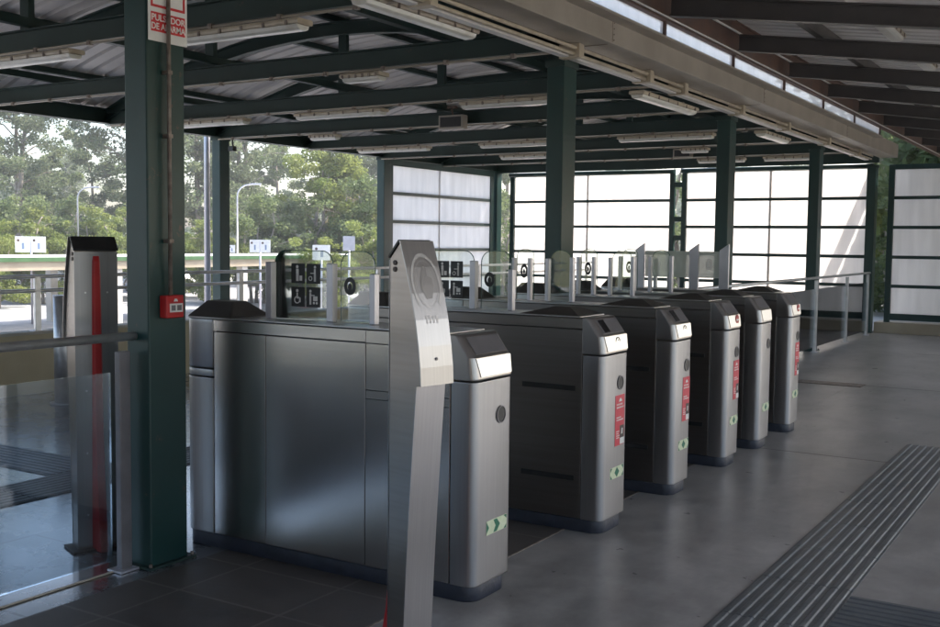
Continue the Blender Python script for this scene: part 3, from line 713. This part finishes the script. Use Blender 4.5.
    # bright glazed top and dark hoods
    b = MB(); b.box(Ln+.03, -.15, -h+.012, h-.012, 1.1895, 1.196, .002); b.build('top_plate', 'steel_light', t)
    def hood(x0, x1, x2, x3, z):
        bb = MB(); A = [(x0, -h+.015, 1.1965), (x3, -h+.015, 1.1965), (x3, h-.015, 1.1965), (x0, h-.015, 1.1965)]
        Bt = [(x1, -.05, z), (x2, -.05, z), (x2, .05, z), (x1, .05, z)]
        bb.loft([A, Bt], smooth=False); return bb.build('display_hood', 'hood', t, .006)
    if glass != 'std' or wide != 2: hood(-.54, -.36, -.27, -.16, 1.240)
    hood(Ln+.02, Ln+.06, Ln+.25, Ln+.33, 1.275)
    # glass flaps with their posts
    def post(x, z=1.485, w_=.020):
        bb = MB(); bb.box(x-w_, x+w_, -.02, .02, 1.197, z, .004); return bb.build('flap_post', 'post_alu', t)
    def pane(x0, x1, z1, l, r_):
        g_ = pane_x(x0, x1, 1.20, z1, .07 if x1-x0 > .14 else .05, l, r_, .028).build('glass_flap', 'glass', t)
        # dark ground edge of the glass
        rr = .07 if x1-x0 > .14 else .05
        pts = [(x0, .028, 1.2)] + ([(x0, .028, z1-rr)] + [(x0+rr-rr*math.cos(rad(a)), .028, z1-rr+rr*math.sin(rad(a))) for a in range(15, 91, 15)] if l else [(x0, .028, z1)])
        pts += ([(x1-rr+rr*math.sin(rad(a)), .028, z1-rr+rr*math.cos(rad(a))) for a in range(0, 91, 15)] if r_ else [(x1, .028, z1)]) + [(x1, .028, 1.2)]
        bb = MB(); bb.tube(pts, .0026, 6); bb.build('glass_edge', 'glassedge', g_)
        return g_
    if glass == 'std':
        post(-1.335); post(-.935); post(-.675, 1.44, .016)
        g1 = pane(-1.33, -.95, 1.545, True, True); g2 = pane(-.90, -.69, 1.545, True, True)
        for i in range(2):
            for k in range(2):
                b = MB(); b.box(-1.215+i*.10, -1.127+i*.10, .0205, .0225, 1.262+k*.118, 1.362+k*.118); nf = len(b.bm.faces)
                figure(b, -1.171+i*.10, 1.312+k*.118, .092, i+2*k, .0203)
                b.bm.faces.ensure_lookup_table()
                for f in b.bm.faces[nf:]: f.material_index = 1
                pc = b.build('pictogram', 'black', g1); pc.data.materials.append(M['white'])
        b = MB(); annulus(b, (-.84, .0225, 1.375), .022, .044, 'y', 24, .002, .8); disc(b, (-.84, .0225, 1.37), .012, .02, 'y', 12, .002, -1); b.build('round_symbol', 'black', g2)
    elif glass == 'narrow':
        for x in (-1.255, -1.125, -.985, -.80): post(x, 1.49 if x != -.80 else 1.5, .013)
        g1 = pane(-1.245, -1.11, 1.55, True, True)
        g2 = pane(-.98, -.82, 1.545, True, True)
        b = MB(); annulus(b, (-1.185, .0225, 1.40), .026, .050, 'y', 24, .002, .55); disc(b, (-1.185, .0225, 1.395), .008, .02, 'y', 12, .002, -1); b.build('round_symbol', 'black', g1)
    elif glass == 'blade':
        for x in (-1.40, -.885, -.61):
            bb = MB(); bb.prism([(x-.05, 1.197), (x+.035, 1.197), (x+.035, 1.605), (x-.05, 1.545)], -.10, -.075, 'y'); bb.build('blade', 'post_alu', t, .003)
        for a, c2 in ((-1.36, -.935), (-.85, -.66)):
            bb = MB(); bb.box(a, c2, -.085, -.079, 1.30, 1.535); fg = bb.build('frosted_pane', 'frost', t)
        b = MB(); annulus(b, (-.755, -.086, 1.42), .030, .050, 'y', 24, .002, .6); disc(b, (-.755, -.086, 1.42), .012, .024, 'y', 12, .002, -1); b.build('oval_symbol', 'white', fg)
        post(-1.16, 1.48, .012); post(-1.29, 1.46, .012)
    return t
make_gate(.335, 2, 4.04, 'nearest wide ticket gate with plain steel end, no poster, behind the tall validator', 'none', False, 'arrow')
make_gate(.335, 1, 5.37, 'second ticket gate, with card reader head, red poster and diamond sticker', 'card', True, 'diamond', tilt=.5)
make_gate(.30, 0, 6.42, 'third ticket gate, narrow, with card reader head and red poster', 'card', True, 'diamond', glass='narrow', zs=-.01, tilt=-.7, pz=-.006)
make_gate(.30, 0, 7.45, 'fourth ticket gate with red no-entry disc and red poster', 'red', True, 'diamond', glass='narrow', tilt=.9, pz=.008, zs=.006)
make_gate(.30, 0, 8.25, 'fifth ticket gate with green sticker but no poster or red disc', 'none', False, 'diamond', glass='narrow')
make_gate(.30, 0, 9.13, 'farthest ticket gate with red disc and poster, topped by frosted blades', 'red', True, 'diamond', glass='blade', pz=.012)

# ------------------------------------------------------------------ validators (tall leaning totems)
FR = [(0, .085), (.3, .100), (.55, .115), (.8, .133), (.95, .145), (1.045, .153)]
UP = [(1.05, .192), (1.12, .188), (1.2, .178), (1.3, .160), (1.4, .135), (1.5, .105), (1.6, .070)]
def totem(loc, rz, label, w=.081):
    t = thing('ticket_validator', label, 'ticket validator', loc, rz, 'tall steel ticket validators')
    prof = [(0, 0), (0, 1.53), (.05, 1.585)] + [(x-.012, z) for z, x in reversed(UP)] + [(x, z) for z, x in reversed(FR)]
    b = MB(); b.prism(prof, -w+.006, w-.006, 'y'); b.build('body', 'totem_side', t, .002)
    # overhanging curved front plate
    def strip(z0, z1, pts, ww, th, name, m, par):
        bb = MB(); R = []
        for z, x in pts: R.append([(x, -ww, z), (x, ww, z), (x-th, ww, z), (x-th, -ww, z)])
        bb.loft(R, smooth=False); return bb.build(name, m, par)
    pl = strip(0, 0, UP, w+.006, .006, 'face_plate', 'steel', t)
    strip(0, 0, [(z, x+.004) for z, x in FR], w-.004, .004, 'lower_plate', 'steel', t)
    # dark cap
    b = MB(); b.prism([(-.004, 1.532), (.05, 1.589), (.062, 1.602), (.052, 1.604), (-.006, 1.540)], -w, w, 'y'); b.build('cap', 'black', t)
    # round card emblem etched on the plate
    def fx(z):
        for (z0, x0), (z1, x1) in zip(UP, UP[1:]):
            if z0 <= z <= z1: return x0 + (x1-x0)*(z-z0)/(z1-z0)
        return UP[0][1]
    bb = MB(); n = 40; cz0 = 1.435
    for r0, r1 in ((.066, .076), (.056, .058)):
        A = []
        for i in range(n+1):
            a = 2*PI*i/n
            if r0 > .06 and 1.25*PI < a < 1.75*PI: 
                A.append(None); continue
            A.append([(fx(cz0+r*1.55*math.sin(a))+.0012, r*math.cos(a), cz0+r*1.55*math.sin(a)) for r in (r0, r1)])
        for p, q in zip(A, A[1:]):
            if p and q: bb.poly([p[0], q[0], q[1], p[1]])
    bb.build('etched_ring', 'etch', pl, recalc=False)
    bb = MB()
    hand = [(-.028, -.02), (-.03, .01), (-.018, .035), (.0, .075), (.012, .06), (.012, .03), (.034, .022), (.036, -.01), (.02, -.055), (-.01, -.058)]
    hz = [h_ for h_ in hand]
    c0 = bb.bm.verts.new((fx(cz0)+.0012, 0, cz0)); vs = [bb.bm.verts.new((fx(cz0+v)+.0012, u, cz0+v)) for u, v in hz]
    for i in range(len(vs)): bb.bm.faces.new((c0, vs[i], vs[(i+1) % len(vs)]))
    bb.build('etched_hand', 'etch_dark', pl, recalc=False)
    bb = MB()
    for k in range(4):
        y0 = -.034+k*.018
        bb.poly([(fx(1.315)+.0012, y0, 1.315), (fx(1.315)+.0012, y0+.013, 1.315), (fx(1.285)+.0012, y0+.010, 1.285), (fx(1.285)+.0012, y0+.003, 1.285)])
    bb.build('etched_arrow', 'etch', pl, recalc=False)
    bb = MB(); disc(bb, (fx(1.15), .0, 1.15), .006, .006, 'x', 12, .004); bb.build('lock', 'dispgrey', pl)
    for s in (-1, 1):
        for z in (1.49, 1.515):
            bb = MB(); disc(bb, (.03, s*(w-.006), z), .010, .010, 'y', 12, .004, s); bb.build('screw', 'printdark', t)
    b = MB(); b.box(-.003, -.0005, -w+.004, w-.004, .02, 1.525); b.build('back_plate', 'steel_v', t)
    # red bar on the back
    bb = MB(); R = []
    for z, wd, dp in ((0.0, .036, .10), (.12, .035, .075), (.3, .034, .056), (.55, .031, .036), (1.0, .026, .022), (1.40, .022, .018), (1.48, .020, .016), (1.505, .016, .008)):
        R.append([(-.0035, -wd, z), (-dp, -wd*.6, z), (-dp, wd*.6, z), (-.0035, wd, z)])
    bb.loft(R, smooth=False); bb.build('red_bar', 'red', t, .002)
    bb = MB()
    for z in (1.32, .82, .5, .18):
        for s in (-1, 1): disc(bb, (-.0032, s*.055, z), .005, .005, 'x', 10, .003, -1)
    bb.build('bolt', 'steel_light', t)
    bb = MB(); bb.box(-.05, .13, -w-.03, w+.03, 0, .008); bb.build('foot_plate', 'printdark', t)
    return t
totem((-2.405, 3.385, 0), rad(-12), 'tall curved steel ticket validator in front, showing its etched round emblem')
totem((-4.435, 3.545, 0), rad(-22+180), 'tall steel ticket validator behind the glass, showing its red back bar', .112)

# ------------------------------------------------------------------ alarm sign, conduit, box on the first column
XF = -3.94
def text(body, size, y0, z0, x, m, parent, name='lettering', sx=1.):
    cu = bpy.data.curves.new('t', 'FONT'); cu.body = body; cu.size = size; cu.extrude = .0006; cu.align_x = 'CENTER'; cu.offset = size*.018
    o = bpy.data.objects.new('t', cu); C.objects.link(o)
    bpy.context.view_layer.update()
    me = bpy.data.meshes.new_from_object(o.evaluated_get(bpy.context.evaluated_depsgraph_get()))
    bpy.data.objects.remove(o)
    me.materials.clear(); me.materials.append(M[m])
    n = bpy.data.objects.new(name, me); C.objects.link(n)
    n.parent = parent; n.rotation_euler = (PI/2, 0, PI/2); n.location = (x, y0, z0); n.scale = (sx, 1, 1)
    return n
sg = thing('alarm_sign', 'white and red alarm push button sign fixed high on the big left column', 'sign', (XF, 3.565, 2.525))
b = MB(); b.box(.012, .016, -.115, .125, 0, .36, .001); pl = b.build('sign_plate', 'white', sg)
b = MB(); b.box(.0165, .0175, -.10, .11, .045, .135)
for (a0, a1, b0, b1) in ((-.10, .11, .158, .170), (-.10, -.088, .170, .345), (.098, .11, .170, .345)): b.box(.0165, .0175, a0, a1, b0, b1)
b.build('red_field', 'redsign', pl)
b = MB(); annulus(b, (.0178, .005, .285), .024, .068, 'x', 36, .0012); b.build('red_ring', 'redsign', pl)
text('PULSADOR', .042, .005, .096, .0182, 'white', pl, sx=.98)
text('DE ALARMA', .042, .005, .056, .0182, 'white', pl, sx=.92)
ab = thing('alarm_box', 'small red fire alarm call point with white label on the big left column', 'alarm box', (XF+.001, 3.57, 1.215))
b = MB(); b.box(0, .05, -.055, .055, 0, .11, .006); bd = b.build('case', 'red', ab)
b = MB(); b.box(.0503, .0512, -.036, .046, .028, .070); b.build('label', 'white', bd)
b = MB(); b.box(.0513, .0518, -.026, .0, .036, .062); b.box(.0513, .0518, .010, .038, .036, .062); b.build('label_print', 'dispgrey', bd)
b = MB(); b.poly([(.0512, -.012, .08), (.0512, .016, .08), (.0512, .010, .092), (.0512, -.004, .094)]); b.build('arrow_print', 'white', bd, recalc=False)
cp = thing('conduit_pipe', 'thin brown conduit pipe running down the big left column to the alarm box', 'pipe', (XF, 3.555, 1.325))
b = MB(); b.tube([(.035, 0, 0), (.035, 0, 1.74)], .010, 10); b.build('pipe', 'conduit', cp)
for z in (.25, .75, 1.05, 1.5):
    b = MB(); b.box(.001, .047, -.014, .014, z, z+.02, .003); b.build('clip', 'conduit', cp)

# ------------------------------------------------------------------ outside: low shelter, poles, signs
sh = thing('parking_shelter', 'long low parking shelter with white roof and green edge across the car park', 'shelter', (-24, 0, 0))
b = MB(); b.box(-3.2, 0, 2, 60, .96, 1.07); b.build('roof_slab', 'whiteroof', sh)
b = MB(); b.box(.003, .06, 2, 60, .95, 1.06); b.build('green_edge', 'greenedge', sh)
b = MB(); b.box(-.3, .0, 2.2, 59.8, .72, .955); b.box(-3.1, -2.9, 2.2, 59.8, .72, .955); b.build('ochre_beam', 'tancanopy', sh)
for y in range(5, 60, 5):
    for x in (-.16, -3.0):
        b = MB(); b.box(x-.12, x+.12, y-.12, y+.12, -.9, .72); b.build('post', 'pale_concrete', sh)
lp = thing('roadside_wall', 'long white wall along the far side of the car park behind the shelter', 'wall', (-44, 10, -.95))
b = MB(); b.box(-.2, .2, -40, 45, 0, 1.93); b.build('wall_body', 'whiteroof', lp)
tp = thing('tall_pole', 'tall straight grey steel pole outside the green column at the roof edge', 'pole', (-12.6, 12.25, -.9))
b = MB(); b.tube([(0, 0, 0), (0, 0, 7.5)], [.055, .04], 14); b.build('shaft', 'post_alu', tp)
b = MB(); b.box(-.12, .12, -.12, .12, 0, .03); b.build('base_plate', 'post_alu', tp)
def streetlamp(x, y, h, label, dx, dy):
    t = thing('street_lamp', label, 'street lamp', (x, y, -.95), 0, 'curved street lamps beyond the car park')
    pts = [(0, 0, 0), (0, 0, h-.42)] + [(dx*.42*(1-math.cos(rad(a))), dy*.42*(1-math.cos(rad(a))), h-.42+.42*math.sin(rad(a))) for a in (15, 30, 45, 60, 75, 90)] + [(dx*.6, dy*.6, h+.02)]
    b = MB(); b.tube(pts, [.045]+[.028]*(len(pts)-2)+[.022], 10); b.build('pole', 'post_alu', t)
    T = Matrix.Translation((dx*.66, dy*.66, h+.02)) @ Matrix.Rotation(math.atan2(dy, dx), 4, 'Z')
    b = MB(); b.box(-.18, .18, -.06, .06, -.03, .03, .012, T); b.build('lamp_head', 'post_alu', t)
k = 1.0
streetlamp(-33.9*k, 26.3*k, 4.42, 'thin curved street lamp above the left ticket validator', .85, .53)
streetlamp(-26.6, 27.3, 4.45, 'thin curved street lamp right of the tall grey pole', .85, .53)
def board(x, y, z0, z1, w, label, dots, m='white', double=False):
    t = thing('parking_sign', label, 'sign', (x, y, -.9), rad(32), 'small signs in the car park')
    b = MB(); b.tube([(0, .03, 0), (0, .03, z1+.9)], .03, 8); b.build('pole', 'post_alu', t)
    xs = [(-w-.015, -.015), (.015, w+.015)] if double else [(-w/2, w/2)]
    for a, c2 in xs:
        b = MB(); b.box(a, c2, -.015, .0, z0+.9, z1+.9, .004); p_ = b.build('board', m, t)
        if dots:
            hgt = z1-z0
            b = MB(); disc(b, (a+(c2-a)*.22, -.016, z1+.9-hgt*.25), hgt*.09, hgt*.09, 'y', 12, .002, -1); b.build('red_dot', 'rusttrim', p_)
            b = MB(); b.box(a+(c2-a)*.45, a+(c2-a)*.62, -.018, -.0155, z0+.9+hgt*.2, z0+.9+hgt*.6); b.build('blue_mark', 'blue', p_)
board(-26.5, 18.95, 1.15, 1.60, .42, 'pair of small white signs at the far left over the shelter', True, double=True)
board(-20.95, 22.4, 1.22, 1.58, .28, 'pair of small white signs between the green column and the glass flap', True, double=True)
board(-21.7, 21.9, 1.2, 1.42, .18, 'low pair of small white signs just right of the green column', True, double=True)
board(-19.45, 23.3, 1.02, 1.45, .5, 'single white sign with brown disc above the glass flap', True)
board(-18.77, 23.7, 1.30, 1.71, .34, 'plain grey sign board near the bright bush', False, 'post_alu')
# parked cars seen only as low shapes through the railing
def car(x, y, rz, m, label):
    t = thing('parked_car', label, 'car', (x, y, -.9), rz, 'cars parked past the railing')
    prof = [(-2.1, .35), (-2.15, .75), (-1.9, .9), (-1.35, 1.0), (-.8, 1.4), (.6, 1.43), (1.2, 1.05), (1.95, .88), (2.12, .6), (2.1, .35)]
    b = MB(); b.prism(prof, -.82, .82, 'y'); b.build('body', m, t, .05)
    b = MB(); b.prism([(-1.25, 1.0), (-.78, 1.36), (.55, 1.38), (1.05, 1.04)], -.827, .827, 'y'); b.build('window', 'screen', t)
    for s in (-1, 1):
        for wx in (-1.3, 1.3):
            b = MB(); b.tube([(wx, s*.66, .32), (wx, s*.84, .32)], .32, 20); wh = b.build('wheel', 'black', t)
            b = MB(); b.tube([(wx, s*.841, .32), (wx, s*.852, .32)], .2, 16); b.build('rim', 'post_alu', wh)
M['carwhite'] = mat('white_car_paint', (.7, .7, .7), .25, 0, (.74, .74, .74), 2, coat=.5); M['cargrey'] = mat('grey_car_paint', (.15, .16, .18), .25, .3, (.17, .18, .2), 2, coat=.5)
car(-38.5, 22, rad(5), 'cargrey', 'dark grey parked car in front of the long white wall, far left'); car(-38, 34, rad(-4), 'carwhite', 'white parked car in front of the long white wall'); car(-38.5, 43, rad(3), 'cargrey', 'dark parked car behind the pair of white signs')

# ------------------------------------------------------------------ trees
def tree_meshes(seed, H, R, n, leaf, lm, crown0=.25, trunks=1, dense=1., droop=.3):
    rnd = random.Random(seed); tb = MB(); cl = []
    for tr in range(trunks):
        bx, by = rnd.uniform(-.5, .5)*(trunks-1)*.6, rnd.uniform(-.5, .5)*(trunks-1)*.6
        lx, ly = rnd.uniform(-.9, .9), rnd.uniform(-.9, .9)
        pts = []; K = 8
        for i in range(K+1):
            f = i/K; pts.append(Vector((bx + lx*f*f + rnd.uniform(-.12, .12)*f, by + ly*f*f + rnd.uniform(-.12, .12)*f, H*.93*f)))
        tb.tube(pts, [.16*H/10*(1-.85*i/K)+.015 for i in range(K+1)], 8)
        nb = int(13*H/10)
        for q in range(nb):
            f = crown0*.8 + (1-crown0*.8)*(q+rnd.random())/nb; i = min(int(f*K), K-1); p0 = pts[i].lerp(pts[i+1], f*K-i)
            a = rnd.uniform(0, 2*PI); rr = R*(.35+.65*math.sin(PI*min(1, max(.05, (f-crown0*.8)/(1-crown0*.8))*.85+.15)))*rnd.uniform(.55, 1.05)
            p2 = p0 + Vector((math.cos(a)*rr, math.sin(a)*rr, rr*rnd.uniform(.15, .7))); p1 = p0.lerp(p2, .5) + Vector((0, 0, rr*.12))
            tb.tube([p0, p1, p2], [.05*H/10*(1.2-f), .03*H/10, .012], 5, False)
            for s_ in range(6):
                c_ = p0.lerp(p2, .35+.16*s_) + Vector([rnd.gauss(0, .36)*R*.42 for _ in range(3)])
                cl.append((c_, rnd.uniform(.3, 1.0)*R*.22))
    lb = bmesh.new(); tot = sum(c[1]**2 for c in cl)
    for c_, r in cl:
        for q in range(max(4, int(n*r*r/tot))):
            while True:
                d = Vector((rnd.uniform(-1, 1), rnd.uniform(-1, 1), rnd.uniform(-1, 1)))
                if d.length < 1: break
            p = c_ + Vector((d.x*r*1.15, d.y*r*1.15, d.z*r*.75))
            s = leaf*rnd.uniform(.5, 1.25)
            u = Vector((rnd.gauss(0, 1), rnd.gauss(0, 1), rnd.gauss(-droop, .7))).normalized(); v = u.cross(Vector((rnd.gauss(0, 1), rnd.gauss(0, 1), rnd.gauss(0, 1)))).normalized()
            vs = [lb.verts.new(p + u*s*a + v*s*b_) for a, b_ in ((-.5, 0), (-.05, .26), (.5, .0), (-.05, -.26))]
            lb.faces.new(vs)
    me = bpy.data.meshes.new('crown'); lb.to_mesh(me); lb.free(); me.materials.append(M[lm])
    bmesh.ops.recalc_face_normals(tb.bm, faces=tb.bm.faces)
    mt = bpy.data.meshes.new('trunk'); tb.bm.to_mesh(mt); tb.bm.free(); mt.materials.append(M['bark'])
    return mt, me
TM = {
 'gum': tree_meshes(1, 12, 3.0, 21000, .20, 'leaf_grey', .3, 1),
 'gum2': tree_meshes(2, 13, 3.4, 24000, .20, 'leaf_grey', .3, 2),
 'gum3': tree_meshes(3, 11.5, 2.6, 20000, .20, 'leaf_mid', .25, 1),
 'bright': tree_meshes(4, 7.4, 2.5, 26000, .17, 'leaf_bright', .04, 2),
 'dry': tree_meshes(5, 7.0, 2.2, 14000, .17, 'leaf_dry', .08, 2),
 'bush': tree_meshes(6, 3.4, 2.1, 13000, .15, 'leaf_bright', .05, 3),
 'bush2': tree_meshes(7, 4.2, 2.5, 14000, .16, 'leaf_mid', .05, 3),
}
def tree(kind, px, dist, scale, label, rz, name='tree', grp='trees beyond the car park'):
    # stands where the given bearing (in degrees left of the hall axis) and distance put it
    x, y = -math.sin(rad(px))*dist, math.cos(rad(px))*dist
    t = thing(name, label, 'tree' if name == 'tree' else 'bush', (x, y, -.95), rz, grp); t.scale = (scale,)*3
    for nm, me in zip(('trunk', 'crown'), TM[kind]):
        o = bpy.data.objects.new(nm, me); C.objects.link(o); o.parent = t
def brg(px): return 31.8 - math.degrees(math.atan((px-470)/f_px))
TR = [('gum', -22, 52, 1.0, 'loose gum tree cut by the left edge of the view'), ('gum2', 18, 58, .92, 'pale twin-trunk gum tree at the far left above the shelter'),
      ('gum3', 52, 62, .68, 'shorter gum tree below the pale patch of sky at left'), ('gum', 96, 60, .70, 'small gum tree right behind the curved lamp at left'), ('gum2', 140, 54, .98, 'tall gum tree half hidden by the big left column'),
      ('gum3', 175, 58, .95, 'slender gum tree showing right of the big column'), ('gum', 200, 55, 1.05, 'tall pale gum tree behind the tall grey pole'), ('gum2', 245, 57, .98, 'gum tree rising right of the green roof-edge column'),
      ('gum3', 278, 66, .9, 'grey gum tree seen behind the top of the curved lamp'), ('bright', 312, 44, .92, 'bright yellow green conical tree at the centre of the wood'),
      ('gum', 350, 60, .98, 'dark gum tree right of the bright conical tree'), ('gum2', 385, 62, .98, 'gum tree half hidden by the green column at the white side wall'),
      ('dry', 345, 46, .74, 'brownish dry tree with reddish top right of the bright tree'), ('gum3', 505, 60, .9, 'tree seen through the slit in the far left corner'), ('gum', 430, 64, .9, 'gum tree hidden behind the white side wall'),
      ('bush2', 676, 40, 1.5, 'bush showing in the gap between the far screens'), ('gum3', 905, 38, .72, 'green tree rising over the shaded right wall'), ('gum', 945, 47, .75, 'grey green tree over the wall at the right edge'),
      ('bright', 893, 38, .74, 'bright green tree beside the end of the tan beam'), ('gum3', 1010, 45, .8, 'tree over the wall beyond the right edge'), ('gum2', 60, 85, .72, 'distant hazy gum tree left of the sky patch')]
for i, (kd, px, ds, sc, lab) in enumerate(TR): tree(kd, brg(px), ds, sc*.97, lab, i*1.7)
BU = [('bush', -15, 40, .95), ('bush2', 12, 44, 1.05), ('bush', 45, 43, 1.1), ('bush2', 82, 46, 1.1), ('bush', 112, 43, 1.15), ('bush2', 150, 46, 1.1), ('bush', 195, 46, 1.0), ('bush', 226, 42, 1.0), ('bush2', 262, 42, 1.12),
      ('bush2', 300, 44, 1.1), ('bush', 335, 37, .8), ('bush', 372, 38, 1.0), ('bush2', 362, 44, 1.35), ('bush', 400, 40, 1.0), ('bush2', 505, 42, 1.2), ('bush2', 930, 28, 1.1), ('bush', 885, 32, 1.2), ('bush2', 985, 27, 1.2), ('bush2', 1050, 27, 1.1), ('bush2', 915, 31, 2.1), ('bush2', 962, 30, 2.2), ('bush', 1015, 30, 2.4)]  # hidden ones behind the right screen are added to cut its skylight
BL = ['yellow green bush at the left edge behind the shelter', 'rounded bush below the twin-trunk gum tree', 'bright bush behind the pair of signs at far left', 'broad bush left of the left lamp post', 'bright bush behind the left ticket validator',
      'bush hidden by the big left column', 'small bush by the foot of the tall grey pole', 'bright bush right of the green roof-edge column', 'green bush behind the pair of white signs', 'bush below the bright conical tree',
      'small bush by the single white sign', 'bright bush left of the green column at the white wall', 'tall dark bush behind the plain grey sign', 'bush hidden behind the near end of the side wall', 'bush in the slit of the far left corner', 'bush added behind the shaded right wall to dim it', 'bush beyond the end of the handrail at right', 'unseen bush added behind the shaded wall near the frame edge', 'unseen bush added behind the shaded wall outside the frame', 'tall leafy bush over the shaded wall beside the end of the tan beam', 'tall leafy bush over the shaded wall near the frame edge', 'tall unseen bush added over the shaded wall outside the frame']
for i, ((kd, px, ds, sc), lab) in enumerate(zip(BU, BL)): tree(kd, brg(px), ds, sc*.82, lab, i*2.3, 'bush', 'bushes before the wood')
# distant wood, one mass of foliage
rnd = random.Random(11); lb = bmesh.new()
for q in range(52000):
    px = rnd.uniform(-160, 1150); ds = rnd.uniform(78, 96); a = rad(brg(px))
    top = 4.0 + 1.6*math.sin(px*.021+1) + 1.1*math.sin(px*.057) + .7*math.sin(px*.13+2) + .35*math.sin(px*.31)
    if 60 < px < 130: top -= 1.6
    z = -1 + (rnd.random()**.85)*(top+1)
    p = Vector((-math.sin(a)*ds, math.cos(a)*ds, z)); s = rnd.uniform(.25, .65)
    u = Vector((rnd.gauss(0, 1), rnd.gauss(0, 1), rnd.gauss(0, 1))).normalized(); v = u.cross(Vector((rnd.gauss(0, 1), rnd.gauss(0, 1), rnd.gauss(0, 1)))).normalized()
    lb.faces.new([lb.verts.new(p + u*s*a_ + v*s*b_) for a_, b_ in ((-.5, 0), (0, .3), (.5, 0), (0, -.3))])
me = bpy.data.meshes.new('distant_wood'); lb.to_mesh(me); lb.free(); me.materials.append(M['leaf_far'])
o = bpy.data.objects.new('distant_wood', me); C.objects.link(o); o['kind'] = 'stuff'; o['label'] = 'distant wood behind the separate trees'

# ------------------------------------------------------------------ unseen building added behind the camera to darken steel reflections
bh = thing('unseen_building', 'unseen dark building added behind the camera to darken reflections', 'building', (-4, -9, 0))
b = MB(); b.box(-6, 9, -4, 0, -.9, 4.5); b.build('wall', 'dark_wall', bh)
b = MB(); b.box(-6.3, 9.3, -4.3, .4, 4.502, 4.7); b.build('roof', 'roof_grey', bh)
b = MB(); b.box(-1.4, -.3, .002, .05, 0, 2.2); dr = b.build('door', 'green', bh)
b = MB(); b.box(-1.25, -1.2, .051, .1, .95, 1.1); b.build('handle', 'post_alu', dr)
for x in (-4.8, -3.0):
    b = MB(); b.box(x, x+1.1, .002, .04, 1.0, 2.1); wn_ = b.build('window', 'screen', bh)
    b = MB(); b.box(x-.05, x+1.15, .002, .06, .94, .998); b.build('sill', 'pale_concrete', wn_)

# ------------------------------------------------------------------ air
hz_ = MB(); hz_.box(-75, 30, -30, 110, -2.2, 18); hz_ = hz_.build('haze', 'white')
hm = bpy.data.materials.new('haze_air'); hm.use_nodes = True; hn = hm.node_tree; hn.nodes.clear()
ho = hn.nodes.new('ShaderNodeOutputMaterial'); hv = hn.nodes.new('ShaderNodeVolumePrincipled')
hv.inputs['Color'].default_value = (.95, .96, 1, 1); hv.inputs['Density'].default_value = .0020; hv.inputs['Anisotropy'].default_value = .3
hn.links.new(hv.outputs[0], ho.inputs['Volume']); hz_.data.materials.clear(); hz_.data.materials.append(hm); hz_['kind'] = 'stuff'; hz_['label'] = 'thin summer haze'
